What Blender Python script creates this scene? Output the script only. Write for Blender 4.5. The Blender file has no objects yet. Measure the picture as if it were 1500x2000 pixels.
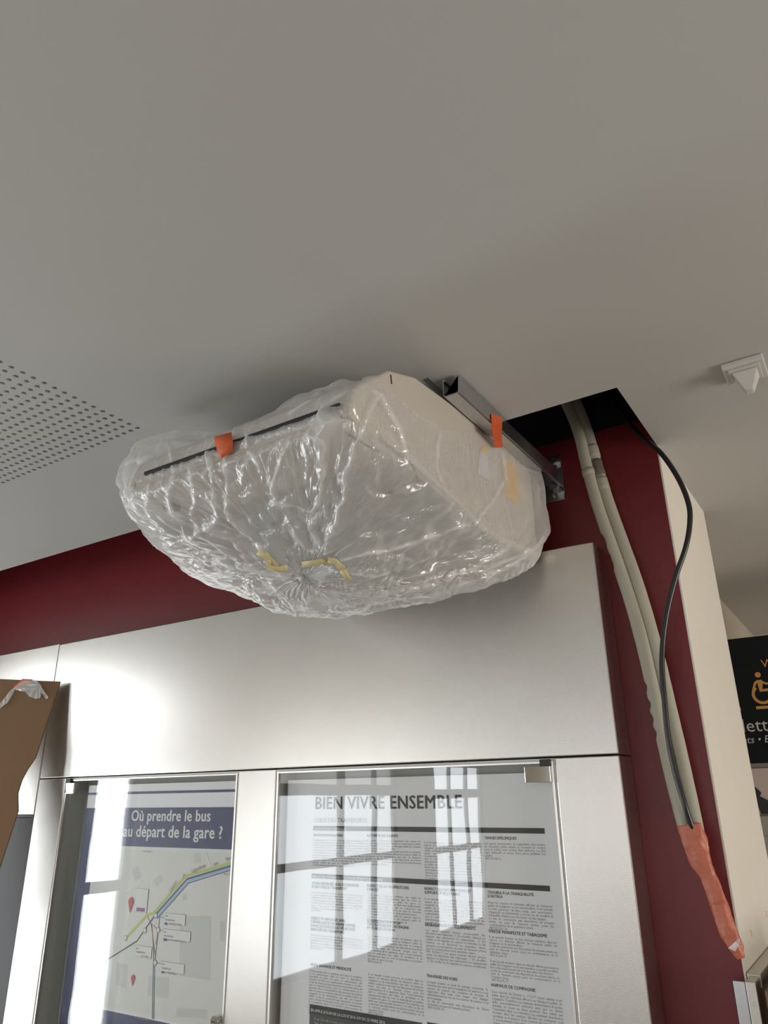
import bpy, bmesh, math, random
import numpy as np
from mathutils import Vector, Matrix

# ------------------------------------------------------------------ camera, light, exposure
S = bpy.context.scene
COL = S.collection
EYE = 1.62                                     # height of the eye above the floor; x right along the wall, y into the wall
F = 1426.0
RM = np.array([[0.83581464, -0.21018194, -0.50718581],
               [0.54888992, 0.30044912, 0.78003217],
               [-0.01156514, -0.93035148, 0.36648652]])
cam = bpy.data.objects.new('camera', bpy.data.cameras.new('camera'))
COL.objects.link(cam)
cam.data.sensor_fit = 'VERTICAL'
cam.data.sensor_height = 36.0
cam.data.lens = 36.0 * F / 2000.0
cam.data.clip_start = 0.02
mw = Matrix.Identity(4)
for r in range(3):
    mw[r][0] = RM[r][0]; mw[r][1] = -RM[r][1]; mw[r][2] = -RM[r][2]
mw[2][3] = EYE
cam.matrix_world = mw
S.camera = cam
S.view_settings.view_transform = 'Standard'
S.view_settings.look = 'None'
S.view_settings.gamma = 1.0
S.view_settings.use_curve_mapping = False
S.view_settings.exposure = 0.0
wd = bpy.data.worlds.new('world'); S.world = wd; wd.use_nodes = True
wd.node_tree.nodes['Background'].inputs[0].default_value = (0.75, 0.85, 1.0, 1)
wd.node_tree.nodes['Background'].inputs[1].default_value = 1.0

def area(name, loc, sx, sy, rot, power, color):
    l = bpy.data.lights.new(name, 'AREA'); l.shape = 'RECTANGLE'; l.size = sx; l.size_y = sy
    l.energy = power; l.color = color
    o = bpy.data.objects.new(name, l); COL.objects.link(o); o.location = loc; o.rotation_euler = rot
    return o
XL, XR, YB, YF = -4.0, 3.5, -6.0, 4.58           # room limits
HC = 0.8393                                    # ceiling above the eye
# windows: (wall side, y0, y1, z0, z1 relative to the eye); daylight in their openings: (..., radiance, colour)
WINS = [('L', 0.12, 0.98, -1.25, 0.75), ('L', -2.95, -1.20, -1.25, 0.72), ('L', -4.80, -3.64, -1.25, 0.72), ('R', 0.4, 2.6, -1.25, 0.05)]
COOL, WARM, BLIND = (0.92, 0.97, 1.0), (1.0, 0.90, 0.80), (1.0, 0.90, 0.76)
DAY = [('L', 0.12, 0.98, -1.25, 0.75, 11.5, COOL), ('L', -2.95, -1.20, -1.25, 0.06, 5.5, COOL), ('L', -4.80, -3.64, -1.25, 0.36, 6.5, COOL),
       ('L', -2.95, -1.20, 0.07, 0.72, 1.7, BLIND), ('L', -4.80, -3.64, 0.37, 0.72, 1.7, BLIND),      # upper lights behind pale blinds
       ('R', 0.4, 2.6, -1.25, 0.05, 11.0, WARM)]
BW = (-3.6, 3.2, -1.2, 0.65)                    # unseen glazed rear front, added to brighten posters and steel: x0, x1, z0, z1
area('daylight', ((BW[0] + BW[1]) / 2, YB - 0.085, EYE + (BW[2] + BW[3]) / 2), BW[1] - BW[0], BW[3] - BW[2], (math.pi / 2, 0, 0),
     1.25 * (BW[1] - BW[0]) * (BW[3] - BW[2]) * math.pi, (1.0, 0.92, 0.82))  # rear fill light, added to lift the poster paper and right steel post
for sd, y0, y1, z0, z1, L, c in DAY:
    A = (y1 - y0) * (z1 - z0)
    x = XL - 0.085 if sd == 'L' else XR + 0.085
    area('daylight', (x, (y0 + y1) / 2, EYE + (z0 + z1) / 2), z1 - z0, y1 - y0,
         (0, -math.pi / 2 if sd == 'L' else math.pi / 2, 0), L * A * math.pi, c)

# ------------------------------------------------------------------ helpers
def ray(px, py):
    v = np.array([px - 750.0, py - 1000.0, F]); return RM @ (v / np.linalg.norm(v))
def aty(px, py, Y):
    d = ray(px, py); p = d * (Y / d[1]); return Vector((p[0], p[1], p[2] + EYE))
def atx(px, py, X):
    d = ray(px, py); p = d * (X / d[0]); return Vector((p[0], p[1], p[2] + EYE))
def atz(px, py, Z):
    d = ray(px, py); p = d * (Z / d[2]); return Vector((p[0], p[1], p[2] + EYE))

def empty(name, label, cat, loc=(0, 0, 0), group=None):
    o = bpy.data.objects.new(name, None); COL.objects.link(o); o.location = loc
    o.empty_display_size = 0.05
    tag(o, label, cat, group); return o
def tag(o, label=None, cat=None, group=None, kind=None):
    if label: o['label'] = label
    if cat: o['category'] = cat
    if group: o['group'] = group
    if kind: o['kind'] = kind
    return o
def link(name, me, mat, parent=None, smooth=False):
    o = bpy.data.objects.new(name, me); COL.objects.link(o)
    if mat: me.materials.append(mat)
    if smooth:
        for p in me.polygons: p.use_smooth = True
    if parent is not None:
        root = parent; off = Vector((0, 0, 0))
        while root is not None: off += root.location; root = root.parent
        o.parent = parent
        me.transform(Matrix.Translation(-off))
    return o
def fin(name, bm, mat, parent=None, smooth=False, kind=None, label=None):
    bmesh.ops.recalc_face_normals(bm, faces=bm.faces[:])
    me = bpy.data.meshes.new(name); bm.to_mesh(me); bm.free()
    o = link(name, me, mat, parent, smooth)
    if kind: o['kind'] = kind
    if label: o['label'] = label
    return o
def setorg(o):
    """move a one-mesh thing's origin to the middle of its base"""
    vs = np.array([v.co for v in o.data.vertices]); c = (vs.min(0) + vs.max(0)) / 2; c[2] = vs[:, 2].min()
    o.data.transform(Matrix.Translation(-Vector(c))); o.location = Vector(c); return o
def box(bm, x0, x1, y0, y1, z0, z1, bev=0.0):
    r = bmesh.ops.create_cube(bm, size=1.0)
    for v in r['verts']:
        v.co = Vector((x0 + (v.co.x + .5) * (x1 - x0), y0 + (v.co.y + .5) * (y1 - y0), z0 + (v.co.z + .5) * (z1 - z0)))
    if bev > 0:
        es = list({e for v in r['verts'] for e in v.link_edges})
        bmesh.ops.bevel(bm, geom=es, offset=bev, segments=2, affect='EDGES', profile=0.5)
    return bm
def bx(name, x0, x1, y0, y1, z0, z1, mat, parent=None, bev=0.0, kind=None, label=None):
    """a box in eye-relative z"""
    return fin(name, box(bmesh.new(), x0, x1, y0, y1, EYE + z0, EYE + z1, bev), mat, parent, kind=kind, label=label)
def prism(bm, pts, nrm, h):
    """polygon (3D points) extruded by h along nrm"""
    n = Vector(nrm) * h
    a = [bm.verts.new(Vector(p)) for p in pts]; b = [bm.verts.new(Vector(p) + n) for p in pts]
    bm.faces.new(a); bm.faces.new(b[::-1]); k = len(pts)
    for i in range(k): bm.faces.new((a[i], b[i], b[(i + 1) % k], a[(i + 1) % k]))
    return bm
def spline(ctrl, n):
    """Catmull-Rom through control points"""
    P = [np.array(c, float) for c in ctrl]; P = [2 * P[0] - P[1]] + P + [2 * P[-1] - P[-2]]
    out = []; m = len(P) - 3
    for k in range(n + 1):
        u = k / n * m; i = min(int(u), m - 1); t = u - i
        p0, p1, p2, p3 = P[i:i + 4]
        out.append(0.5 * (2 * p1 + (p2 - p0) * t + (2 * p0 - 5 * p1 + 4 * p2 - p3) * t * t + (3 * p1 - p0 - 3 * p2 + p3) * t ** 3))
    return out
def tube(bm, pts, rad, seg=16, squash=1.0, wob=None):
    """swept tube; rad number or function of index/angle; squash flattens along the second frame axis"""
    pts = [Vector(p) for p in pts]; rings = []; N = len(pts)
    up = Vector((0, -1, 0))
    for i, p in enumerate(pts):
        t = (pts[min(i + 1, N - 1)] - pts[max(i - 1, 0)]).normalized()
        a = t.cross(up).normalized(); b = t.cross(a).normalized()
        ring = []
        for k in range(seg):
            th = 2 * math.pi * k / seg
            r = rad(i, th) if callable(rad) else rad
            ring.append(bm.verts.new(p + a * math.cos(th) * r + b * math.sin(th) * r * (squash(i) if callable(squash) else squash)))
        rings.append(ring)
    for i in range(N - 1):
        for k in range(seg):
            bm.faces.new((rings[i][k], rings[i][(k + 1) % seg], rings[i + 1][(k + 1) % seg], rings[i + 1][k]))
    bm.faces.new(rings[0][::-1]); bm.faces.new(rings[-1])
    return bm
def cyl(bm, c, axis, r, h, seg=24, r2=None):
    ax = Vector(axis).normalized(); q = ax.to_track_quat('Z', 'Y').to_matrix().to_4x4()
    bmesh.ops.create_cone(bm, cap_ends=True, segments=seg, radius1=r, radius2=r if r2 is None else r2, depth=h,
                          matrix=Matrix.Translation(Vector(c) + ax * h / 2) @ q)
    return bm

# ------------------------------------------------------------------ materials
def mat(name, base, rough=0.5, metal=0.0, spec=0.5, noise=None, bump=None, coat=0.0):
    m = bpy.data.materials.new(name); m.use_nodes = True; nt = m.node_tree; b = nt.nodes['Principled BSDF']
    b.inputs['Base Color'].default_value = (*base, 1); b.inputs['Roughness'].default_value = rough
    b.inputs['Metallic'].default_value = metal; b.inputs['Specular IOR Level'].default_value = spec
    b.inputs['Coat Weight'].default_value = coat
    tc = nt.nodes.new('ShaderNodeTexCoord')
    if noise:
        sc, amt = noise
        n = nt.nodes.new('ShaderNodeTexNoise'); n.inputs['Scale'].default_value = sc; n.inputs['Detail'].default_value = 5
        nt.links.new(tc.outputs['Object'], n.inputs['Vector'])
        mx = nt.nodes.new('ShaderNodeMix'); mx.data_type = 'RGBA'
        mx.inputs['A'].default_value = (*[c * (1 - amt) for c in base], 1)
        mx.inputs['B'].default_value = (*[min(1, c * (1 + amt)) for c in base], 1)
        nt.links.new(n.outputs['Fac'], mx.inputs['Factor']); nt.links.new(mx.outputs['Result'], b.inputs['Base Color'])
    if bump:
        sc, st, dist = bump
        n = nt.nodes.new('ShaderNodeTexNoise'); n.inputs['Scale'].default_value = sc; n.inputs['Detail'].default_value = 3
        nt.links.new(tc.outputs['Object'], n.inputs['Vector'])
        bp = nt.nodes.new('ShaderNodeBump'); bp.inputs['Strength'].default_value = st; bp.inputs['Distance'].default_value = dist
        nt.links.new(n.outputs['Fac'], bp.inputs['Height']); nt.links.new(bp.outputs['Normal'], b.inputs['Normal'])
    return m
M = {}
M['ceil'] = mat('ceiling_paint', (0.545, 0.543, 0.524), 0.7, noise=(1.5, 0.015), bump=(60, 0.03, 0.001))
M['wall'] = mat('cream_wall', (0.66, 0.59, 0.48), 0.7, noise=(2, 0.02))
M['return'] = mat('white_plaster', (0.84, 0.80, 0.71), 0.6, noise=(9, 0.03), bump=(120, 0.05, 0.001))
M['red'] = mat('dark_red_lacquer', (0.180, 0.0150, 0.0190), 0.40, noise=(14, 0.10), bump=(90, 0.03, 0.0006))
M['floor'] = mat('floor_tile', (0.33, 0.30, 0.265), 0.45, noise=(6, 0.08))
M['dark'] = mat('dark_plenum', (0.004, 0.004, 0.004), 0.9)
M['steel'] = mat('grained_steel', (0.64, 0.615, 0.575), 0.28, metal=1.0, noise=(5, 0.05), bump=(560, 0.24, 0.0009))
M['steel_edge'] = mat('steel_edge', (0.78, 0.73, 0.69), 0.3, metal=1.0)
M['zinc'] = mat('galvanised_steel', (0.58, 0.59, 0.61), 0.30, metal=1.0, noise=(40, 0.10))
M['alu'] = mat('aluminium', (0.62, 0.58, 0.53), 0.38, metal=1.0, noise=(20, 0.05))
M['chrome'] = mat('polished_chrome', (0.72, 0.71, 0.70), 0.08, metal=1.0)
M['black'] = mat('black_rubber', (0.012, 0.012, 0.013), 0.4)
M['cable'] = mat('black_cable', (0.016, 0.017, 0.020), 0.28)
M['pipe'] = mat('cream_foam', (0.47, 0.45, 0.36), 0.75, noise=(25, 0.05), bump=(260, 0.10, 0.001))
M['foam_dark'] = mat('torn_foam', (0.17, 0.145, 0.12), 0.9, noise=(90, 0.4), bump=(150, 0.6, 0.004))
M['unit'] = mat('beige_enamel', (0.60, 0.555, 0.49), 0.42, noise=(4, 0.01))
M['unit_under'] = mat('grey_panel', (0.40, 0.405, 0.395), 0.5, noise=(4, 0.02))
M['slot'] = mat('dark_gap', (0.02, 0.021, 0.024), 0.6)
M['tape'] = mat('orange_tape', (0.68, 0.12, 0.035), 0.45, noise=(60, 0.12), bump=(140, 0.2, 0.001))
M['tape_wrap'] = mat('salmon_wrap', (0.55, 0.16, 0.095), 0.40, noise=(40, 0.12), bump=(38, 0.55, 0.006))
M['ytape'] = mat('yellow_tape', (0.70, 0.61, 0.30), 0.4, noise=(60, 0.15))
M['ysticker'] = mat('yellow_sticker', (0.86, 0.54, 0.015), 0.5)
M['wsticker'] = mat('white_sticker', (0.72, 0.74, 0.80), 0.45)
M['card'] = mat('cardboard', (0.225, 0.128, 0.066), 0.85, noise=(7, 0.06), bump=(200, 0.05, 0.0005))
M['card_edge'] = mat('cardboard_edge', (0.11, 0.062, 0.033), 0.9)
M['paper'] = mat('poster_paper', (0.90, 0.90, 0.92), 0.45)
M['ink'] = mat('black_ink', (0.022, 0.023, 0.025), 0.5)
M['ink2'] = mat('grey_ink', (0.27, 0.275, 0.285), 0.5)
M['ink3'] = mat('slate_ink', (0.055, 0.075, 0.08), 0.5)
M['back'] = mat('cabinet_lining', (0.62, 0.63, 0.60), 0.5)
M['greyboard'] = mat('grey_board', (0.13, 0.125, 0.122), 0.5)
M['navy'] = mat('navy_ink', (0.030, 0.036, 0.13), 0.4)
M['white_ink'] = mat('white_ink', (0.78, 0.78, 0.76), 0.45)
M['map'] = mat('map_print', (0.74, 0.74, 0.70), 0.45, noise=(9, 0.05))
M['map2'] = mat('map_block_print', (0.63, 0.635, 0.61), 0.45)
M['lime'] = mat('lime_ink', (0.55, 0.58, 0.12), 0.45)
M['blue'] = mat('blue_ink', (0.035, 0.12, 0.30), 0.45)
M['sky'] = mat('pale_blue_ink', (0.32, 0.48, 0.60), 0.45)
M['rust'] = mat('rust_ink', (0.48, 0.20, 0.12), 0.45)
M['redink'] = mat('red_ink', (0.52, 0.07, 0.07), 0.45)
M['violet'] = mat('violet_ink', (0.34, 0.10, 0.28), 0.45)
M['signbk'] = mat('sign_dark', (0.003, 0.005, 0.008), 0.5, spec=0.2)
M['gold'] = mat('gold_print', (0.52, 0.27, 0.055), 0.5)
M['signwhite'] = mat('sign_white', (0.46, 0.46, 0.45), 0.5)
M['plastic'] = mat('white_plastic', (0.66, 0.65, 0.61), 0.35)
M['frame'] = mat('window_paint', (0.30, 0.29, 0.28), 0.5)
M['picture_pink'] = mat('pink_print', (0.50, 0.42, 0.40), 0.5)
M['picture_dark'] = mat('dark_print', (0.018, 0.020, 0.024), 0.5)
M['picture_grey'] = mat('grey_print', (0.20, 0.21, 0.21), 0.5)
M['fargrey'] = mat('far_grey_panel', (0.30, 0.30, 0.28), 0.5)

def schlick(nt, f0, normal=None, gain=1.0):
    """reflectance of a thin sheet, the same seen from either face"""
    lw = nt.nodes.new('ShaderNodeLayerWeight'); lw.inputs['Blend'].default_value = 0.5
    if normal is not None: nt.links.new(normal, lw.inputs['Normal'])
    p = nt.nodes.new('ShaderNodeMath'); p.operation = 'POWER'; p.inputs[1].default_value = 5.0
    nt.links.new(lw.outputs['Facing'], p.inputs[0])
    m = nt.nodes.new('ShaderNodeMath'); m.operation = 'MULTIPLY_ADD'; m.inputs[1].default_value = (1 - f0) * gain; m.inputs[2].default_value = f0
    m.use_clamp = True
    nt.links.new(p.outputs[0], m.inputs[0]); return m
def glass_mat(name, tint=(0.985, 0.99, 0.988), f0=0.05):
    m = bpy.data.materials.new(name); m.use_nodes = True; nt = m.node_tree; nt.nodes.clear()
    o = nt.nodes.new('ShaderNodeOutputMaterial'); mx = nt.nodes.new('ShaderNodeMixShader')
    t = nt.nodes.new('ShaderNodeBsdfTransparent'); t.inputs[0].default_value = (*tint, 1)
    g = nt.nodes.new('ShaderNodeBsdfGlossy'); g.inputs['Roughness'].default_value = 0.012
    f = schlick(nt, f0)
    tc = nt.nodes.new('ShaderNodeTexCoord'); n = nt.nodes.new('ShaderNodeTexNoise')
    n.inputs['Scale'].default_value = 5.5; n.inputs['Detail'].default_value = 1.0
    bp = nt.nodes.new('ShaderNodeBump'); bp.inputs['Strength'].default_value = 0.012; bp.inputs['Distance'].default_value = 0.02
    nt.links.new(tc.outputs['Object'], n.inputs['Vector']); nt.links.new(n.outputs['Fac'], bp.inputs['Height'])
    nt.links.new(bp.outputs['Normal'], g.inputs['Normal'])
    nt.links.new(f.outputs[0], mx.inputs[0]); nt.links.new(t.outputs[0], mx.inputs[1]); nt.links.new(g.outputs[0], mx.inputs[2])
    nt.links.new(mx.outputs[0], o.inputs[0]); return m
M['glass'] = glass_mat('door_glass')
M['pane'] = glass_mat('window_glass', (1, 1, 1), 0.02)

def film_mat(name, opac=0.36, edge=0.85, tint=(0.96, 0.96, 0.95), crinkle=True):
    """thin milky polythene film: clear where flat, whiter where it is creased or doubled"""
    m = bpy.data.materials.new(name); m.use_nodes = True; nt = m.node_tree; nt.nodes.clear(); N = nt.nodes.new; L = nt.links.new
    def math_(op, a, b, clamp=False):
        q = N('ShaderNodeMath'); q.operation = op; q.use_clamp = clamp
        for k, v in enumerate((a, b)):
            if isinstance(v, (int, float)): q.inputs[k].default_value = v
            else: L(v, q.inputs[k])
        return q.outputs[0]
    o = N('ShaderNodeOutputMaterial')
    tr = N('ShaderNodeBsdfTransparent'); tr.inputs[0].default_value = (0.975, 0.975, 0.97, 1)
    df = N('ShaderNodeBsdfDiffuse'); df.inputs[0].default_value = (*tint, 1)
    tl = N('ShaderNodeBsdfTranslucent'); tl.inputs[0].default_value = (*tint, 1)
    gl = N('ShaderNodeBsdfGlossy'); gl.inputs['Roughness'].default_value = 0.17; gl.inputs[0].default_value = (1, 1, 1, 1)
    m1 = N('ShaderNodeMixShader'); m1.inputs[0].default_value = 0.40
    m2 = N('ShaderNodeMixShader'); m3 = N('ShaderNodeMixShader')
    lw = N('ShaderNodeLayerWeight'); lw.inputs['Blend'].default_value = 0.5
    fac = math_('POWER', lw.outputs['Facing'], 2.2)
    op = math_('MULTIPLY_ADD', fac, edge - opac); nt.nodes[-1].inputs[2].default_value = opac
    nrm = None
    if crinkle:
        uv = N('ShaderNodeUVMap'); uv.uv_map = 'sheet'
        at = N('ShaderNodeAttribute'); at.attribute_name = 'crease'
        wn = N('ShaderNodeTexNoise'); wn.inputs['Scale'].default_value = 9; wn.inputs['Detail'].default_value = 3
        L(uv.outputs[0], wn.inputs['Vector'])
        ad = N('ShaderNodeMix'); ad.data_type = 'RGBA'; ad.blend_type = 'LINEAR_LIGHT'; ad.inputs['Factor'].default_value = 0.035
        L(uv.outputs[0], ad.inputs['A']); L(wn.outputs['Color'], ad.inputs['B'])
        hs = []
        for sx, sy, wdt in ((26, 11, .10), (62, 34, .14), (150, 70, .2)):
            mp = N('ShaderNodeMapping'); mp.inputs['Scale'].default_value = (sx, sy, 1); mp.inputs['Rotation'].default_value = (0, 0, .2 * sx % 1)
            L(ad.outputs['Result'], mp.inputs['Vector'])
            vo = N('ShaderNodeTexVoronoi'); vo.feature = 'DISTANCE_TO_EDGE'; vo.voronoi_dimensions = '2D'; vo.inputs['Scale'].default_value = 1.0
            L(mp.outputs[0], vo.inputs['Vector'])
            hs.append((vo.outputs['Distance'], wdt))
        mk = N('ShaderNodeTexNoise'); mk.inputs['Scale'].default_value = 7; mk.inputs['Detail'].default_value = 2
        L(uv.outputs[0], mk.inputs['Vector'])
        mask = N('ShaderNodeMapRange'); mask.inputs['From Min'].default_value = .42; mask.inputs['From Max'].default_value = .62
        L(mk.outputs['Fac'], mask.inputs['Value'])
        kn = N('ShaderNodeAttribute'); kn.attribute_name = 'away_from_knot'
        L(kn.outputs['Fac'], mask.inputs['To Max'])
        dist = (.016, .007, .0025); prev = None
        for (h, wd_), d_, kb in zip(hs, dist, (.13, .30, .55)):
            b = N('ShaderNodeBump'); b.inputs['Strength'].default_value = 1.0; b.inputs['Distance'].default_value = d_ * kb
            L(h, b.inputs['Height'])
            if prev: L(prev, b.inputs['Normal'])
            L(mask.outputs[0], b.inputs['Strength']); prev = b.outputs['Normal']
        nrm = prev; L(nrm, gl.inputs['Normal'])
        for h, wd_ in hs[:2]:
            line = math_('SUBTRACT', 1.0, math_('DIVIDE', h, wd_ * .55), True)
            line = math_('MULTIPLY', math_('POWER', line, 2.0), mask.outputs[0])
            op = math_('ADD', op, math_('MULTIPLY', line, .12), True)
        op = math_('ADD', op, math_('MULTIPLY', at.outputs['Fac'], .95), True)
    sch = schlick(nt, 0.085, nrm, 0.6)
    L(df.outputs[0], m1.inputs[1]); L(tl.outputs[0], m1.inputs[2])
    L(op, m2.inputs[0]); L(tr.outputs[0], m2.inputs[1]); L(m1.outputs[0], m2.inputs[2])
    L(sch.outputs[0], m3.inputs[0]); L(m2.outputs[0], m3.inputs[1]); L(gl.outputs[0], m3.inputs[2])
    L(m3.outputs[0], o.inputs[0]); return m
M['film'] = film_mat('polythene_film')
M['scrap'] = film_mat('polythene_scrap', 0.42, 0.85, crinkle=False)

# ------------------------------------------------------------------ the room
YW = 1.8            # red wall
XC = -0.3276        # outer corner of the red wall
YE = 2.367          # far end of the white return
YG = 1.455          # front edge of the gap in the ceiling
XS = -2.639         # seam between the two steel cases
TOP = EYE + HC
YS = 1.701          # steel front
# ceiling with its perforated field (real holes) and the open strip along the red wall
P = 0.0247; RH = 0.0060
bm = bmesh.new()
px1, py1 = -1.3329, 0.9974; nx, ny = 52, 36
px0, py0 = px1 - nx * P, py1 - ny * P
def quad(bm, x0, x1, y0, y1, z):
    vs = [bm.verts.new((a, b, z)) for a, b in ((x0, y0), (x1, y0), (x1, y1), (x0, y1))]; return bm.faces.new(vs)
for (a, b, c, d) in ((XL, px0, YB, YG), (px0, px1, YB, py0), (px0, px1, py1, YG), (px1, XC - .002, YB, YG), (XC - .002, XR, YB, YF), (-.62, XC - .002, YE - .002, YF)):
    quad(bm, a, b, c, d, TOP)
SEG = 12
for i in range(nx):
    for j in range(ny):
        cx, cy = px0 + (i + .5) * P, py0 + (j + .5) * P; h = P / 2
        sq = []; ho = []; up = []
        for k in range(SEG):
            th = 2 * math.pi * k / SEG; c, s = math.cos(th), math.sin(th); q = max(abs(c), abs(s))
            if k % 3 == 0 or True: sq.append(bm.verts.new((cx + c / q * h, cy + s / q * h, TOP)))
            ho.append(bm.verts.new((cx + c * RH, cy + s * RH, TOP))); up.append(bm.verts.new((cx + c * RH, cy + s * RH, TOP + .012)))
        for k in range(SEG):
            l = (k + 1) % SEG
            bm.faces.new((sq[k], sq[l], ho[l], ho[k])); bm.faces.new((ho[k], ho[l], up[l], up[k]))
        for k in (1, 4, 7, 10):     # square corners between the 30 and 60 degree points
            th = math.pi / 4 + (k - 1) / 3 * math.pi / 2
            cv = bm.verts.new((cx + math.copysign(h, math.cos(th)), cy + math.copysign(h, math.sin(th)), TOP))
            bm.faces.new((sq[k], cv, sq[(k + 1) % SEG]))
# cut edges of the board along the open strip
def vquad(bm, p, q, z0, z1):
    bm.faces.new([bm.verts.new(v) for v in ((*p, z0), (*q, z0), (*q, z1), (*p, z1))])
vquad(bm, (XL, YG), (XC - .002, YG), TOP, TOP + .013); vquad(bm, (XC - .002, YG), (XC - .002, YW), TOP, TOP + .013)
fin('ceiling', bm, M['ceil'], kind='structure')
# dark void above
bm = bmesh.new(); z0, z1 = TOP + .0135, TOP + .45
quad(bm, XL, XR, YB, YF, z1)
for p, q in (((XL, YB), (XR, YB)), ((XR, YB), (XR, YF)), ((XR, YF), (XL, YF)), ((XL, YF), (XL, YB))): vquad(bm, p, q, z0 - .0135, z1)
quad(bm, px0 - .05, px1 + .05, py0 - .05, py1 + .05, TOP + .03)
box(bm, -.98, XC - .005, YW - .003, YW - .0005, TOP + .085, TOP + .44)  # added black board over the red wall, stands in for shade up there
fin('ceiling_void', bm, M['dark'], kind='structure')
bx('floor', XL - .3, XR + .3, YB - .3, YF + .3, -EYE - .1, -EYE, M['floor'], kind='structure')
bm = bmesh.new(); box(bm, XL, XC - .004, YW, YW + .02, 0, TOP + .44); fin('wall_back', bm, M['red'], kind='structure')
bm = bmesh.new(); box(bm, XC - .25, XC, YW + .0005, YE, 0, TOP)
bm.faces.ensure_lookup_table()
fin('wall_return', bm, M['return'], kind='structure')
bm = bmesh.new(); box(bm, -.62, -.495, YE, YF, 0, TOP); fin('wall_corridor', bm, M['wall'], kind='structure')
bm = bmesh.new(); box(bm, -.7, XR, YF, YF + .1, 0, TOP); fin('wall_far', bm, M['wall'], kind='structure')
bm = bmesh.new(); box(bm, XL, BW[0], YB - .15, YB, 0, TOP); box(bm, BW[1], XR, YB - .15, YB, 0, TOP)
box(bm, BW[0], BW[1], YB - .15, YB, 0, EYE + BW[2]); box(bm, BW[0], BW[1], YB - .15, YB, EYE + BW[3], TOP); fin('wall_rear', bm, M['wall'], kind='structure')
def side_wall(name, x0, x1, wins, yend):
    bm = bmesh.new(); y = YB
    for (sd, a, b, z0, z1) in sorted(wins, key=lambda w: w[1]):
        box(bm, x0, x1, y, a, 0, TOP); box(bm, x0, x1, a, b, 0, EYE + z0); box(bm, x0, x1, a, b, EYE + z1, TOP); y = b
    box(bm, x0, x1, y, yend, 0, TOP)
    fin(name, bm, M['wall'], kind='structure')
side_wall('wall_left', XL - .15, XL, [w for w in WINS if w[0] == 'L'], YW)
side_wall('wall_right', XR, XR + .15, [w for w in WINS if w[0] == 'R'], YF)
# bars: (y, half width), (rails: z0, z1)
BARS = {0: [(0.500, .085)], 1: [(-2.07, .035), (-2.585, .022)], 2: [(-4.04, .018), (-4.43, .022)], 3: [(1.1, .03), (1.85, .03)]}
RAILS = {0: [(.17, .40), (-.49, -.43)], 1: [(.04, .13), (-.51, -.45)], 2: [(.0, .09), (.33, .40), (-.52, -.46)], 3: [(-.5, -.45)]}
for i, (sd, a, b, z0, z1) in enumerate(WINS):
    xa, xb = (XL - .070, XL - .035) if sd == 'L' else (XR + .035, XR + .070)
    root = bpy.data.objects.new('window_%d' % (i + 1), None); COL.objects.link(root); root['kind'] = 'structure'
    root.location = (xa, (a + b) / 2, EYE + z0)
    bm = bmesh.new(); t = .05
    box(bm, xa, xb, a, a + t, EYE + z0, EYE + z1); box(bm, xa, xb, b - t, b, EYE + z0, EYE + z1)
    box(bm, xa, xb, a + t, b - t, EYE + z0, EYE + z0 + t); box(bm, xa, xb, a + t, b - t, EYE + z1 - t, EYE + z1)
    for r0, r1 in RAILS[i]: box(bm, xa + .004, xb - .004, a + t, b - t, EYE + r0, EYE + r1)
    for c, hw in BARS[i]: box(bm, xa + .002, xb - .002, c - hw, c + hw, EYE + z0 + t, EYE + z1 - t)
    fin('window_frame', bm, M['frame'], root)
    bm = bmesh.new(); box(bm, (xa + xb) / 2 - .002, (xa + xb) / 2 + .002, a + .01, b - .01, EYE + z0 + .01, EYE + z1 - .01); fin('window_pane', bm, M['pane'], root)

root = bpy.data.objects.new('window_5', None); COL.objects.link(root); root['kind'] = 'structure'; root.location = (0, YB - .05, EYE + BW[2])  # added glazing in front of the rear fill light
bm = bmesh.new(); ya, yb = YB - .07, YB - .035
for k in range(7):
    x = BW[0] + .03 + (BW[1] - BW[0] - .06) * k / 6; box(bm, x - .03, x + .03, ya, yb, EYE + BW[2], EYE + BW[3])
for z in (BW[2] + .03, -.2, BW[3] - .03): box(bm, BW[0] + .06, BW[1] - .06, ya + .004, yb - .004, EYE + z - .03, EYE + z + .03)
fin('window_frame', bm, M['frame'], root)
bm = bmesh.new(); box(bm, BW[0] + .01, BW[1] - .01, (ya + yb) / 2 - .002, (ya + yb) / 2 + .002, EYE + BW[2] + .01, EYE + BW[3] - .01); fin('window_pane', bm, M['pane'], root)

# ------------------------------------------------------------------ steel notice cases on the red wall
XE = -0.4965; Z1 = 0.0865; ZT = 0.5835
case = empty('notice_case', 'large steel clad notice case with two glass doors on the red wall', 'notice case', (-1.56, YS, 0))
g = .0012
bx('steel_panel', XS + g, XE, YS, YW - .001, Z1 + g, ZT, M['steel'], case, .0025)              # big upper panel
bx('steel_panel', XS + g, -2.477, YS, YW - .001, -EYE, Z1 - g, M['steel'], case, .0025)          # left post
bx('steel_panel', -1.636, -1.490, YS, YW - .001, -EYE, Z1 - g, M['steel'], case, .0025)          # middle post
bx('steel_panel', -.645, XE, YS, YW - .001, -EYE, Z1 - g, M['steel'], case, .0025)               # right post
bx('lining', -2.476, -1.637, YW - .012, YW - .001, -EYE, Z1 - g, M['back'], case)
bx('lining', -1.489, -.646, YW - .012, YW - .001, -EYE, Z1 - g, M['back'], case)
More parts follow.
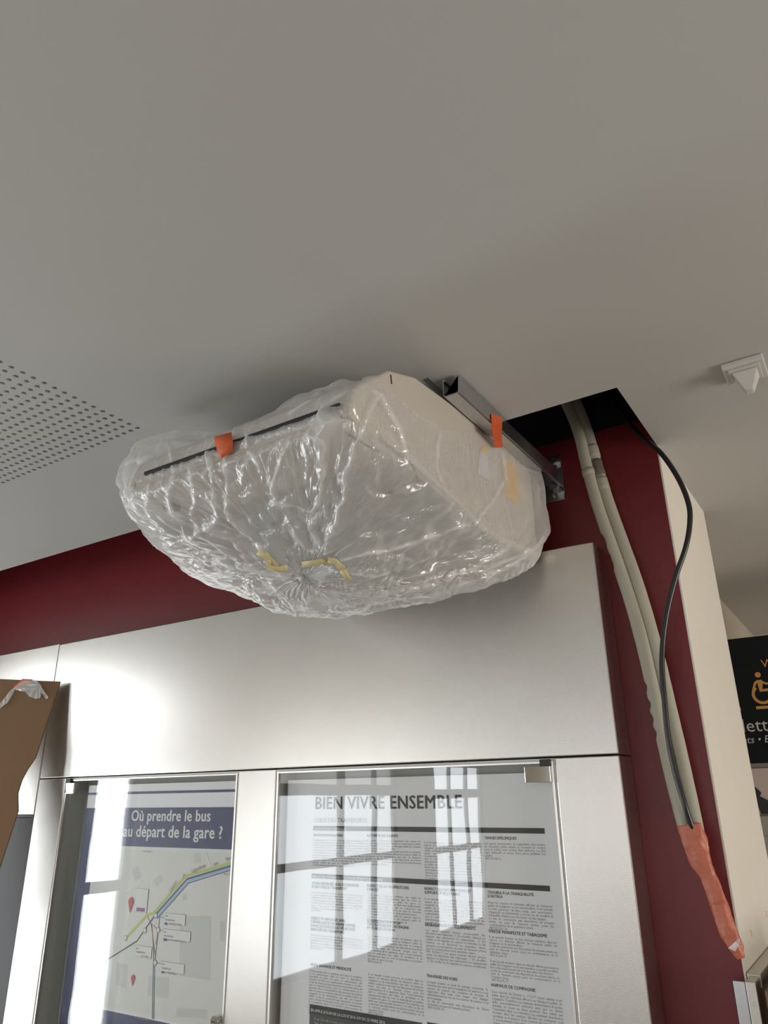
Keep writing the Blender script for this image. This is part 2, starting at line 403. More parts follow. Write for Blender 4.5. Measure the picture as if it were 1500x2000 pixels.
# light grey trim of each opening
def opening_trim(x0, x1):
    bm = bmesh.new()
    box(bm, x0 + .0005, x0 + .006, YS + .002, YW - .013, 0.2, EYE + Z1 - .002)
    box(bm, x1 - .006, x1 - .0005, YS + .002, YW - .013, 0.2, EYE + Z1 - .002)
    box(bm, x0 + .006, x1 - .006, YS + .002, YW - .013, EYE + Z1 - .008, EYE + Z1 - .002)
    fin('opening_trim', bm, M['back'], case)
opening_trim(-2.477, -1.636); opening_trim(-1.490, -.645)
def door(x0, x1, hinge_right):
    d = bx('glass_door', x0, x1, YS + .001, YS + .006, -1.2, Z1 - .010, M['glass'], case)
    bm = bmesh.new(); t = .0035
    for a, b in ((x0 - .002, x0 + t), (x1 - t, x1 + .002)): box(bm, a, b, YS, YS + .008, EYE - 1.2, EYE + Z1 - .008)
    box(bm, x0 + t, x1 - t, YS, YS + .008, EYE + Z1 - .0125, EYE + Z1 - .0085)
    fin('door_edging', bm, M['steel_edge'], d)
    xs = (x1 - .068, x1 - .004) if hinge_right else (x0 + .004, x0 + .052)
    zt = Z1 - .012
    h = bx('hinge', xs[0], xs[1], YS - .006, YS + .012, zt - .042, zt - .006, M['chrome'], d, .0015)
    pv = xs[1] - .012 if hinge_right else xs[0] + .012
    bx('hinge_pivot', pv - .012, pv + .012, YS - .007, YS + .010, zt - .006, zt + .008, M['black'], h)
    return d
dl = door(-2.470, -1.643, False); dr = door(-1.483, -.652, True)
lk = aty(425, 1993, YS)
bm = bmesh.new(); cyl(bm, (lk.x, YS - .014, lk.z), (0, 1, 0), .013, .028, 28); cyl(bm, (lk.x, YS - .017, lk.z), (0, 1, 0), .009, .004, 24)
lock = fin('lock', bm, M['chrome'], dl)
bm = bmesh.new(); box(bm, lk.x - .006, lk.x + .006, YS - .0185, YS - .0165, lk.z - .0012, lk.z + .0012); fin('keyhole', bm, M['black'], lock)

case2 = empty('notice_case', 'bright steel notice case left of the seam, behind the leaning cardboard', 'notice case', (-3.3, YS, 0))
bx('steel_panel', -3.99, XS - g, YS, YW - .001, -.036, ZT + .004, M['steel'], case2, .0025)
bx('lining', -3.99, XS - .004, YW - .02, YW - .001, -EYE, -.037, M['back'], case2)
bx('notice_door', -3.98, XS - .004, YS + .004, YS + .012, -1.3, -.046, M['greyboard'], case2, .001, label='dark grey door panel under the steel')
bx('door_seal', -3.98, XS - .003, YS + .002, YS + .014, -.045, -.0375, M['black'], case2)

# ------------------------------------------------------------------ writing
def text_mesh(s, size, bold=0.0, width=None, shear=0.0, align='LEFT', res=2, space=1.0, track=1.0):
    c = bpy.data.curves.new('t', 'FONT'); c.body = s; c.size = size; c.shear = shear
    c.resolution_u = res; c.space_line = space; c.space_character = track; c.fill_mode = 'FRONT'
    if width:
        c.text_boxes[0].width = width; c.align_x = align
    o = bpy.data.objects.new('t', c); COL.objects.link(o)
    dg = bpy.context.evaluated_depsgraph_get(); me = bpy.data.meshes.new_from_object(o.evaluated_get(dg))
    bpy.data.objects.remove(o); bpy.data.curves.remove(c)
    if bold > 0:                                    # heavier strokes: the same letters again, a hair to either side
        b2 = bmesh.new()
        for k, (ox, oy) in enumerate(((0, 0), (bold, 0), (-bold, 0), (0, bold * .6), (0, -bold * .6))):
            q = me.copy(); q.transform(Matrix.Translation((ox * size, oy * size, k * 2e-5))); b2.from_mesh(q); bpy.data.meshes.remove(q)
        b2.to_mesh(me); b2.free()
    return me
class Print:
    """collects flat lettering and shapes lying on a plane y = Y (facing the viewer side, -y)"""
    def __init__(s, Y): s.bm = bmesh.new(); s.Y = Y
    def text(s, txt, px, py, px2=None, size=None, rot=0.0, xs=1.0, **k):
        """baseline start at pixel (px,py); fitted to end at px2 or given size in metres"""
        a = aty(px, py, s.Y)
        if px2 is not None:
            b = aty(px2, py, s.Y); W = b.x - a.x
            me = text_mesh(txt, 1.0, **k); xsx = [v.co.x for v in me.vertices]
            sc = W / (max(xsx) - min(xsx)); off = min(xsx)
            ysz = size / sc if size else 1.0
            me.transform(Matrix.Diagonal((sc, sc * ysz, 1, 1)) @ Matrix.Translation((-off, 0, 0)))
        else:
            me = text_mesh(txt, size, **k)
            if xs != 1.0: me.transform(Matrix.Diagonal((xs, 1, 1, 1)))
        s.put(me, a, rot)
    def put(s, me, a, rot=0.0):
        me.transform(Matrix.Translation((a.x, s.Y, a.z)) @ Matrix.Rotation(math.pi / 2, 4, 'X') @ Matrix.Rotation(rot, 4, 'Z'))
        s.bm.from_mesh(me); bpy.data.meshes.remove(me)
    def poly(s, pts):
        s.Y -= 2.5e-5          # overlapping pieces of a print never share one plane
        s.bm.faces.new([s.bm.verts.new((p[0], s.Y, p[1])) for p in pts])
    def ppoly(s, pix):
        s.poly([(v.x, v.z) for v in (aty(x, y, s.Y) for x, y in pix)])
    def rect(s, x0, x1, z0, z1): s.poly([(x0, z0), (x1, z0), (x1, z1), (x0, z1)])
    def stroke(s, pts, w):
        """thick polyline with mitred joints and round ends"""
        P = [Vector((p[0], p[1])) for p in pts]; L = []; R = []
        for i, p in enumerate(P):
            d0 = (P[i] - P[i - 1]).normalized() if i else None; d1 = (P[i + 1] - P[i]).normalized() if i < len(P) - 1 else None
            d0 = d0 or d1; d1 = d1 or d0
            t = (d0 + d1).normalized(); n = Vector((-t.y, t.x)); m = w / 2 / max(.5, n.dot(Vector((-d0.y, d0.x))))
            L.append(p + n * m); R.append(p - n * m)
        for i in range(len(P) - 1): s.poly([L[i], L[i + 1], R[i + 1], R[i]])
    def disc(s, x, z, r, n=20): s.poly([(x + r * math.cos(2 * math.pi * k / n), z + r * math.sin(2 * math.pi * k / n)) for k in range(n)])
    def arc(s, x, z, r, w, a0, a1, n=24):
        s.stroke([(x + r * math.cos(a0 + (a1 - a0) * k / n), z + r * math.sin(a0 + (a1 - a0) * k / n)) for k in range(n + 1)], w)
    def done(s, name, mat, parent):
        me = bpy.data.meshes.new(name); s.bm.to_mesh(me); s.bm.free(); return link(name, me, mat, parent)

# regulations poster behind the right hand door
YP = 1.728
po = empty('regulations_poster', 'tall white printed regulations poster behind the right glass door', 'poster', (-1.06, YP, 0.4))
a = aty(563, 1520, YP); b = aty(1098, 1520, YP)
bx('poster_sheet', a.x, min(b.x, -.655), YP, YP + .002, -1.15, .055, M['paper'], po)
Yi = YP - .0007
pr = Print(Yi); pr.text('BIEN VIVRE ENSEMBLE', 616, 1580, 903, bold=.022, track=1.06, size=None); pr.done('title', M['ink'], po)
pr = Print(Yi); pr.text('CODE DES TRANSPORTS', 613, 1606, 717); pr.done('subtitle', M['ink2'], po)
def zrow(px, py): v = aty(px, py, YP); return v.z
def bar(p0, p1, q):     # upper-left, upper-right, lower-left pixels
    A, B, C = aty(*p0, Yi), aty(*p1, Yi), aty(*q, Yi)
    m = Print(Yi); m.rect(A.x, B.x, C.z, A.z); return m.done('heading_bar', M['ink'], po)
bar((612, 1613), (1063, 1617), (612, 1622)); bar((609, 1706), (1073, 1726), (608, 1715))
m = Print(Yi); A, B = aty(605, 1961, Yi), aty(824, 1994, Yi); m.rect(A.x, B.x, A.z - .020, A.z); m.done('heading_bar', M['ink'], po)
m = Print(Yi); m.rect(A.x, B.x, A.z - .25, A.z - .020); m.done('notice_block', M['ink3'], po)
m = Print(Yi); A2 = aty(834, 1996, Yi); m.rect(A2.x, A2.x + .35, A2.z - .05, A2.z); m.done('heading_bar', M['ink'], po)
m = Print(Yi - .0004); m.text('DISPOSITIONS GÉNÉRALES', 614, 1621, 676); m.done('reversed_lettering', M['white_ink'], po)
m = Print(Yi - .0004); m.text('RÈGLES DE CONDUITE ET COMPORTEMENTS INTERDITS', 611, 1714, 747); m.done('reversed_lettering', M['white_ink'], po)
m = Print(Yi - .0004); v = aty(607, 1971, Yi); me = text_mesh('EN APPLICATION DE LA LOI N°2016-339 DU 22 MARS 2016', 1.0, bold=.01); xs_ = [q.co.x for q in me.vertices]
sc = (aty(752, 1990, Yi).x - v.x) / max(xs_); me.transform(Matrix.Scale(sc, 4)); v.z = A.z - .015; m.put(me, v)
m.done('reversed_lettering', M['white_ink'], po)
HEAD = [('CIRCULATION ROUTIÈRE', 612, 1633, 669), ('AUTORITÉ DES AGENTS', 716, 1634, 777), ('TENUES SPÉCIFIQUES', 946, 1639, 1009),
        ('ZONES RÉSERVÉES AUX DÉTENTEURS\nD\'UN TITRE DE TRANSPORT', 609, 1727, 701), ('RESPECT DE LA PROPRETÉ DES\nESPACES', 717, 1732, 798),
        ('RESPECT DES INFORMATIONS ET\nSUPPORTS PUBLICITAIRES', 829, 1738, 920), ('TROUBLE À LA TRANQUILLITÉ\nD\'AUTRUI', 952, 1745, 1042),
        ('OBJETS OU BAGAGES SANS\nSURVEILLANCE OU ABANDONNÉS\nDANS LES ESPACES OU VÉHICULES\nAFFECTÉS AU TRANSPORT', 607, 1795, 694),
        ('RÉGLEMENTATION DE LA\nCIRCULATION SUR DES ENGINS\nMOTORISÉS OU NON', 717, 1800, 798), ('DÉGRADATION DES ÉQUIPEMENTS', 830, 1808, 928),
        ('IVRESSE MANIFESTE ET TABAGISME', 955, 1821, 1068), ('VENTE SAUVAGE ET MENDICITÉ', 605, 1886, 686),
        ('TRAVERSÉE DES VOIES', 833, 1908, 893), ('ANIMAUX DE COMPAGNIE', 959, 1926, 1045)]
for h, x, y, x2 in HEAD: m = Print(Yi); m.text(h, x, y, x2, bold=.014, space=.95); m.done('heading', M['ink'], po)
T1 = ("Toute personne doit se conformer aux règles de circulation et de stationnement dans les cours et dépendances accessibles au public des gares. "
      "Le stationnement des véhicules est limité aux emplacements réservés à cet effet. Le fait de contrevenir aux dispositions du présent article est puni de "
      "l'amende prévue pour les contraventions de la quatrième classe. ")
T2 = ("Il est interdit à toute personne de pénétrer dans les espaces ou véhicules affectés au transport public de voyageurs ou de marchandises sans titre de transport valable. "
      "Le fait de contrevenir aux dispositions du présent article est puni de l'amende prévue pour les contraventions de la quatrième classe. ")
T4 = ("Les agents assermentés de l'exploitant d'un service de transport public urbain se trouvant en contact avec le public sont revêtus d'un uniforme ou d'un signe distinctif, ou munis d'une pièce justifiant leur qualité.\nART R.2241-6")
T5 = ("Dans les espaces et véhicules affectés au transport public de voyageurs ou de marchandises, il est interdit à toute personne de faire usage, sans autorisation, "
      "d'appareils ou instruments sonores, ou de troubler la tranquillité d'autrui par des bruits ou des tapages.\nLe fait de contrevenir aux dispositions du présent article est puni de l'amende prévue pour les contraventions de la quatrième classe.\nART R.2241-18")
T6 = ("Il est interdit d'entrer en état d'ivresse manifeste dans les espaces ou véhicules affectés au transport public de voyageurs ou de marchandises.\nLe fait de contrevenir aux dispositions du présent article est puni de l'amende prévue pour les contraventions de la quatrième classe.\nART R.2241-15\n\n"
      "Il est interdit de fumer dans un véhicule affecté au transport public de voyageurs ou de marchandises accessible au public, hors d'un emplacement mis à la disposition des fumeurs.\nLe fait de contrevenir aux dispositions du présent article est puni de l'amende prévue pour les contraventions de la troisième classe.\nART R.2241-17")
T7 = ("Les agents peuvent dresser procès-verbal des infractions aux règlements. 1° De modifier, déplacer ou dégrader sans autorisation les équipements ; 2° De souiller ou de dégrader les espaces ou véhicules. "
      "Le fait d'enlever ou de détériorer les étiquettes, cartes, pancartes ou inscriptions est puni de l'amende prévue pour les contraventions de la quatrième classe.\nART R.2241-11")
T8 = ("Lorsqu'il n'existe ni pont ni passage souterrain, la traversée des voies par les voyageurs est autorisée sous réserve du respect des consignes de sécurité. "
      "À l'approche d'un train, tout usager doit dégager immédiatement la voie et s'en écarter de manière à lui livrer passage.\nLe fait de contrevenir aux dispositions de l'alinéa précédent est puni de l'amende prévue.\nART R.2241-29")
T9 = ("Sous réserve de l'article L. 1112-7, aucun animal n'est admis dans les véhicules affectés au transport public de voyageurs. Toutefois, les animaux domestiques de petite taille "
      "convenablement enfermés ainsi que les chiens muselés et tenus en laisse peuvent être admis par l'exploitant dans ses véhicules. Les animaux abandonnés trouvés dans les espaces affectés au transport sont conduits en fourrière. ")
BODY = [(T1 + T2 + 'ART R.3116-1', 612, 1641, 105, .0093), (T4 + ' ' + T2, 716, 1642, 105, .0093), ('2. ' + T2 + T1 + T2[:160] + '\nART R.2241-23', 828, 1646, 112, .0093),
        (T4, 946, 1648, 119, .0098), (T2 + T1[:90] + '\nART R.2241-9', 608, 1743, 100, .0093), (T1 + '\n' + T2[:150] + '\nART R.2241-10', 717, 1748, 104, .0093),
        (T2 + T1[:170] + '\nART R.2241-13', 829, 1756, 114, .0095), (T5, 953, 1763, 125, .0098), (T2[:160] + T1[:120] + '\nART R.2241-14', 606, 1826, 101, .0093),
        (T2 + T1[:150] + '\nART R.2241-12', 718, 1828, 106, .0093), (T7 + ' ' + T7[:200], 831, 1817, 116, .0096), (T6, 955, 1830, 131, .0091),
        (T1 + T2 + T2[:170] + '\nART R.2241-7', 604, 1896, 103, .0093), (T2 + T1 + '\nART R.2241-19', 719, 1903, 107, .0093),
        (T8, 834, 1918, 118, .0096), (T9 + T9, 960, 1937, 136, .0099)]
for txt, x, y, wpx, sz in BODY:
    m = Print(Yi)
    a = aty(x, y, Yi); wid = aty(x + wpx, y, Yi).x - a.x
    if wid <= 0: continue
    sz *= .72; a.z -= sz * .2
    m.put(text_mesh(txt, sz, width=wid, align='JUSTIFY', res=1, space=.92), a); m.done('paragraph', M['ink2'], po)
v = aty(608, 1978, Yi); v.z = A.z - .032
for q in range(2): m = Print(Yi - .0004); m.put(text_mesh(T2 + T1, .0085, width=.155, align='JUSTIFY', res=1, space=.95), Vector((v.x + .01 + q * .18, Yi, v.z))); m.done('reversed_text', M['signwhite'], po)

# bus map poster behind the left hand door
bp = empty('bus_map_poster', 'blue and grey bus map poster behind the left glass door', 'poster', (-2.1, YP, 0.4))
def PP(x, y): v = aty(x, y, YP); return v
x0 = PP(168, 1587).x
bx('poster_sheet', x0, -1.645, YP, YP + .002, -1.15, .058, M['paper'], bp)
zt = PP(350, 1577).z; zb = PP(350, 1656).z
m = Print(Yi); m.rect(x0, -1.6455, PP(350, 1549).z, PP(350, 1544).z)
z2 = PP(350, 1999).z
m.rect(x0, -1.6455, zb, zt); m.rect(x0, x0 + .072, -1.1 + EYE, zb); m.rect(x0 + .072, -1.6455, -1.1 + EYE, z2 - .018 * 0 - .005)
m.done('navy_band', M['navy'], bp)
m = Print(Yi - .0002); xm = x0 + .072; r_ = .02; pts = []
zlo, zhi = z2, zb
for cx, cz, a0 in ((-1.6455, zhi, None), (xm + r_, zhi - r_, 90), (xm + r_, zlo + r_, 180), (-1.6455, zlo, None)):
    if a0 is None: pts.append((cx, cz))
    else: pts += [(cx + r_ * math.cos(math.radians(a0 + k * 15)), cz + r_ * math.sin(math.radians(a0 + k * 15))) for k in range(7)]
m.poly(pts); m.done('map_border', M['white_ink'], bp)
m = Print(Yi - .0004); pts = []; xm2 = xm + .010
for cx, cz, a0 in ((-1.6455, zhi - .010, None), (xm2 + r_, zhi - .010 - r_, 90), (xm2 + r_, zlo + .008 + r_, 180), (-1.6455, zlo + .008, None)):
    if a0 is None: pts.append((cx, cz))
    else: pts += [(cx + r_ * math.cos(math.radians(a0 + k * 15)), cz + r_ * math.sin(math.radians(a0 + k * 15))) for k in range(7)]
m.poly(pts); m.done('map_ground', M['map'], bp)
Y4 = Yi - .0006
m = Print(Y4)
for q in (((352, 1790), (412, 1788), (410, 1915), (350, 1905)), ((258, 1700), (270, 1690), (276, 1712), (264, 1722)), ((378, 1668), (390, 1664), (392, 1684), (380, 1688)),
          ((345, 1968), (405, 1972), (404, 1990), (344, 1986)), ((430, 1800), (440, 1796), (439, 1840), (429, 1838)), ((300, 1720), (314, 1706), (320, 1718), (306, 1732)),
          ((355, 1748), (364, 1744), (366, 1756), (357, 1760)), ((228, 1880), (250, 1884), (246, 1930), (226, 1924)), ((290, 1905), (330, 1910), (328, 1950), (288, 1945))): m = Print(Y4); m.ppoly(q); m.done('map_block', M['map2'], bp)
def route(name, mt, pix, w, dy=0.0, lift=0.0):
    m = Print(Y4 - .0003 - lift); m.stroke([(v.x, v.z + dy) for v in (PP(x, y) for x, y in pix)], w); return m.done(name, mt, bp)
main = [(455, 1690), (366, 1717), (304, 1787), (291, 1805)]
route('bus_route', M['lime'], [(455, 1684), (362, 1712), (300, 1784), (288, 1787), (245, 1834)], .0075)
route('bus_route', M['blue'], main, .0055)
route('bus_route', M['sky'], [(455, 1694), (368, 1721), (306, 1791)], .004)
route('bus_route', M['blue'], [(455, 1698), (369, 1724.5), (308, 1794)], .003)
route('bus_route', M['ink3'], [(291, 1805), (268, 1838), (192, 1886)], .0035)
route('bus_route', M['rust'], [(289, 1790), (296, 1806), (304, 1866)], .0028)
route('bus_route', M['blue'], [(313, 1790), (310, 1815), (303, 1880), (301, 1990)], .0028)
route('bus_route', M['ink3'], [(297, 1804), (301, 1860), (298, 1990)], .0028)
route('bus_route', M['rust'], [(300, 1806), (309, 1817), (305, 1845)], .0024)
route('street', M['white_ink'], [(402, 1664), (412, 1694)], .006)
route('street', M['white_ink'], [(240, 1746), (282, 1716)], .006)
for x, y in ((305, 1788), (310, 1816), (304, 1880), (284, 1817), (246, 1832)):
    v = PP(x, y); m = Print(Y4 - .0010); m.disc(v.x, v.z, .0078); o = m.done('stop_ring', M['ink2'], bp)
    m = Print(Y4 - .0013); m.disc(v.x, v.z, .0060); m.done('stop_dot', M['white_ink'], o)
BOX = [(323, 1783, 362, 1808), (320, 1814, 372, 1840), (316, 1877, 360, 1903), (266, 1846, 296, 1872), (268, 1735, 287, 1783)]
for x, y, X, Y in BOX:
    a, b = PP(x, y), PP(X, Y); m = Print(Y4 - .0010); m.rect(a.x - .0007, b.x + .0007, b.z - .0007, a.z + .0007); o = m.done('stop_label', M['ink2'], bp)
    m = Print(Y4 - .0013); m.rect(a.x, b.x, b.z, a.z); m.done('label_ground', M['white_ink'], o)
for p, q in (((307, 1789), (323, 1793)), ((312, 1816), (320, 1818)), ((306, 1880), (316, 1882))): m = Print(Y4 - .0009); m.stroke([(v.x, v.z) for v in (PP(*p), PP(*q))], .0014); m.done('leader_line', M['ink2'], bp)
m = Print(Y4 - .0016); sz = .0082
for (x, y), t in (((324, 1790), 'Gare'), ((324, 1797.5), 'Seyne/Six-Fours'), ((331, 1805), 'vers Brutus (Toulon)'), ((321, 1821), 'Gare'), ((321, 1828.5), 'Seyne/Six-Fours'),
                  ((329, 1836.5), 'vers Gare maritime (Toulon)'), ((317, 1884), 'Gare'), ((317, 1891.5), 'Seyne/Six-Fours'), ((323, 1900), 'vers Plage Balaguier'), ((267, 1853), 'Gare'),
                  ((267, 1860), 'Seyne/Six-Fours'), ((276, 1868), 'vers La Seyne')):
    v = PP(x, y); me = text_mesh(t, sz, bold=.01, res=1); me.transform(Matrix.Diagonal((.78, 1, 1, 1))); m = Print(Y4 - .0016); m.put(me, v); m.done('map_lettering', M['ink2'], bp)
for t, x, y, kw in (('Lagoubran', 374, 1705, dict(size=.017, rot=math.radians(17), xs=.85)), ('aux', 417, 1691, dict(size=.015, rot=math.radians(17), xs=.85)),
                    ('Plant', 441, 1683, dict(size=.015, rot=math.radians(17), xs=.85)), ('Chemin', 333, 1744, dict(size=.015, rot=math.radians(52), xs=.85)),
                    ('de', 357, 1714, dict(size=.013, rot=math.radians(35))), ('vers Toulon', 437, 1709, dict(size=.010)), ('vers Sanary', 279, 1664, dict(size=.009)),
                    ('vers Les Sablettes', 262, 1988, dict(size=.009))):
    m = Print(Y4 - .0016); m.text(t, x, y, **kw); m.done('map_lettering', M['ink2'], bp)
for (x, y, X, Y) in ((323, 1801, 328, 1806.5), (321, 1832, 327, 1838), (317, 1896, 321, 1901)): a, b = PP(x, y), PP(X, Y); m = Print(Y4 - .0016); m.rect(a.x, b.x, b.z, a.z); m.done('line_badge', M['blue'], bp)
m = Print(Y4 - .0016); a, b = PP(268, 1772), PP(284, 1781); m.rect(a.x, b.x, b.z, a.z); m.done('violet_badge', M['violet'], bp)
for x, y, r in ((257, 1761, .0125), (261, 1910, .0085)):
    v = PP(x, y); m = Print(Y4 - .0014); m.poly([(v.x + r * math.cos(math.radians(-40 + k * 13)), v.z + r * math.sin(math.radians(-40 + k * 13))) for k in range(21)] + [(v.x, v.z - r * 2.6)]); m.done('map_pin', M['redink'], bp)
for x, x2, y, t in ((256, 411, 1603, 'Où prendre le bus'), (240, 434, 1633.5, 'au départ de la gare ?')):
    m = Print(Yi - .0003); m.text(t, x, y, x2, bold=.026, res=3, track=1.05); m.done('title_line', M['white_ink'], bp)

# ------------------------------------------------------------------ ceiling hung unit
UX0, UX1 = -1.192, -0.632
def P3(y, z): return (y, EYE + z)
prof = [(.872, .600), (.884, .655), (1.000, .752), (1.095, .786), (1.45, .812), (1.682, .808), (1.682, .562), (1.39, .548), (1.05, .598), (.90, .592)]
unit = empty('ventilation_unit', 'beige ceiling ventilation unit with dark front slot, wrapped in clear film', 'ventilation unit', (-.95, 1.3, EYE + .548))
bm = bmesh.new(); prism(bm, [(UX0 + .018, y, EYE + z) for y, z in prof], (1, 0, 0), UX1 - UX0 - .036)
fin('casing', bm, M['unit'], unit)
def cap(x0, x1):
    bm = bmesh.new(); c = np.array([1.3, .68])
    sgn = 1 if x1 > x0 else -1
    pr2 = [tuple(c + (np.array(p) - c) * 1.008) for p in prof]
    prism(bm, [(x0, y, EYE + z) for y, z in pr2], (sgn, 0, 0), abs(x1 - x0))
    bmesh.ops.bevel(bm, geom=[e for e in bm.edges], offset=.006, segments=3, affect='EDGES', profile=.5)
    return fin('end_cap', bm, M['unit'], unit)
cap(UX1 - .018, UX1); cap(UX0 + .018, UX0)
# seam line near the front top of the end cap
bm = bmesh.new(); prism(bm, [atx(x, y, UX1 + .0005) for x, y in ((762.4, 732), (764, 732), (765.6, 750), (764, 750))], (1, 0, 0), .0006)
fin('seam_line', bm, M['slot'], unit)
# dark outlet slot and flap on the front slope
def onslope(x, t, n=0.0):      # front slope from (.884,.655) to (1.0,.752)
    y = .884 + (1.0 - .884) * t; z = .655 + (.752 - .655) * t; return (x, y - n * .64, EYE + z + n * .77)
def slopebox(name, x0, x1, t0, t1, h, m_, sunk=.002):
    bm = bmesh.new(); prism(bm, [onslope(x0, t0, -sunk), onslope(x1, t0, -sunk), onslope(x1, t1, -sunk), onslope(x0, t1, -sunk)], (0, -.64, .77), h + sunk)
    return fin(name, bm, m_, unit)
bm = bmesh.new(); box(bm, UX0 + .045, UX1 - .02, .868, .880, EYE + .6205, EYE + .6275, .001); fin('outlet_slot', bm, M['slot'], unit)
bm = bmesh.new(); prism(bm, [(UX1 - .034, .905, EYE + .5915), (UX1 - .034, 1.01, EYE + .5958), (UX1 - .034, 1.01, EYE + .60), (UX1 - .034, .905, EYE + .5955)], (-1, 0, 0), .0045); fin('flap_gap', bm, M['slot'], unit)
bm = bmesh.new(); box(bm, UX0 + .006, UX0 + .030, .955, .985, EYE + .583, EYE + .598, .002); fin('flap_pivot', bm, M['slot'], unit)
# underside grille panel and its screws
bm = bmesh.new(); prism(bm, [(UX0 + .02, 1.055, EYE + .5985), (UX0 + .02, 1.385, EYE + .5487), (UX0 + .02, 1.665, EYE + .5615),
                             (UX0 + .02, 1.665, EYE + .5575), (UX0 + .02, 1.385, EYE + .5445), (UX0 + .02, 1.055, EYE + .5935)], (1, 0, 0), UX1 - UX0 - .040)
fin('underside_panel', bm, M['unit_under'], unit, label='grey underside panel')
for x in (UX0 + .15, UX0 + .32, UX1 - .10):
    zz = .5945 - (1.15 - 1.05) / .335 * .05
    bm = bmesh.new(); cyl(bm, (x, 1.15, EYE + zz - .002), (0, .15, 1), .006, .004, 16); fin('screw', bm, M['slot'], unit)
# stickers on the end cap (parallel to x = UX1)
XSK = UX1 + .0012
def sticker(name, pix, m_, th=.0006):
    bm = bmesh.new(); prism(bm, [atx(x, y, XSK) for x, y in pix], (1, 0, 0), th); return fin(name, bm, m_, unit)
sticker('yellow_sticker', [(979, 893), (1000, 903), (1009, 936), (1013, 985), (983, 967)], M['ysticker'])
sticker('white_sticker', [(937, 880), (952, 878), (956, 940), (932, 925)], M['wsticker'])
sticker('warning_triangle', [(938, 876), (949, 869), (951, 894)], M['ysticker'], .0010)
bm = bmesh.new()
for k in range(7):
    prism(bm, [atx(x, y, XSK + .0008) for x, y in ((983.5, 921 + k * 6), (987, 922 + k * 6), (987, 924 + k * 6), (983.5, 923 + k * 6))], (1, 0, 0), .0004)
fin('sticker_print', bm, M['ink'], unit)
bm = bmesh.new(); cyl(bm, atx(1032, 1079, UX1), (1, 0, 0), .006, .003, 16); fin('screw', bm, M['slot'], unit)

# ------------------------------------------------------------------ strut rail with its wall plate
rail = empty('support_rail', 'galvanised slotted channel rail under the ceiling, bolted to the red wall', 'support rail', (-.605, YW, EYE + .77))
def channel(bm, x0, x1, z0, z1, y0, y1, t=.0028):
    sec = [(x0, z1), (x0, z0), (x1, z0), (x1, z1), (x1 - .007, z1), (x1 - .007, z1 - .006), (x1 - t, z1 - t) , (x1 - t, z0 + t), (x0 + t, z0 + t), (x0 + t, z1 - t), (x0 + .007, z1 - .006), (x0 + .007, z1)]
    prism(bm, [(x, y0, EYE + z) for x, z in sec], (0, 1, 0), y1 - y0)
bm = bmesh.new(); channel(bm, -.630, -.592, .792, .8345, 1.205, YW - .006)
bmesh.ops.bevel(bm, geom=[e for e in bm.edges if abs(e.verts[0].co.y - e.verts[1].co.y) > .3 and max(v.co.z for v in e.verts) < EYE + .7925], offset=.004, segments=4, affect='EDGES'); fin('channel', bm, M['zinc'], rail)
bm = bmesh.new(); box(bm, -.648, -.6345, 1.15, 1.66, EYE + .8145, EYE + .8175); fin('hanger_flange', bm, M['zinc'], rail)
plate = bx('wall_plate', -.650, -.583, YW - .007, YW - .0005, .748, .882, M['zinc'], rail, .002)
for z in (.772, .862):
    bm = bmesh.new(); cyl(bm, (-.600, YW - .007, EYE + z), (0, -1, 0), .020, .003, 28); cyl(bm, (-.600, YW - .010, EYE + z), (0, -1, 0), .019, .006, 28, .012); cyl(bm, (-.600, YW - .016, EYE + z), (0, -1, 0), .0105, .007, 6)
    fin('bolt', bm, M['zinc'], plate)

# ------------------------------------------------------------------ insulated pipes, cable, taped end
pf = {}
pipeA = [(1099.3, 770), (1129.0, 841), (1146.8, 912), (1166.8, 984), (1190.8, 1055), (1215.9, 1126), (1238.9, 1198), (1258.0, 1269), (1273.9, 1340), (1288.5, 1411), (1304.1, 1482), (1321.8, 1554), (1340.1, 1625)]
pipeB = [(1118.4, 770), (1145.8, 841), (1165.9, 912), (1188.7, 984), (1214.3, 1055), (1239.5, 1126), (1262.0, 1198), (1281.1, 1269), (1298.1, 1340), (1314.4, 1411), (1330.8, 1482), (1346.6, 1554), (1360.8, 1625)]
# depth in front of the red wall, with the pipes leaning back into the void at the top
def path(pix, Y): return [aty(x, y, Y if not callable(Y) else Y(y)) for x, y in pix]
random.seed(4)
def foam_pipe(name, pix, Y, r, nick, lab):
    pts = spline([tuple(p) for p in path(pix, Y)], 150)
    ph = [random.random() * 6 for _ in range(6)]
    def rad(i, th):
        q = r * (1 + .010 * math.sin(i * .23 + ph[0]) + .006 * math.sin(i * .71 + th * 2 + ph[1]))
        for (i0, w, th0, dpt) in nick:
            d = (i - i0) / w; e = math.cos(th - th0)
            if abs(d) < 1 and e > .2: q -= r * dpt * (1 - d * d) * (e - .2)
        return q
    bm = bmesh.new(); tube(bm, pts, rad, 24)
    o = fin(name, bm, M['pipe'], None, True); tag(o, lab, 'pipe', None); return setorg(o), pts
pA, ptsA = foam_pipe('insulated_pipe', pipeA, 1.753, .0152, [(50, 3, .1, .5), (54, 2, .3, .4), (57, 3, .0, .4), (100, 1.6, .2, .4), (106, 1.6, .0, .4), (111, 1.6, .2, .4), (116, 1.6, .1, .4)], 'left of two cream foam covered pipes, nicked along its edge')
pB, ptsB = foam_pipe('insulated_pipe', pipeB, 1.766, .0154, [(26, 4, 4.6, .6)], 'right of two cream foam covered pipes, with a torn patch near the top')
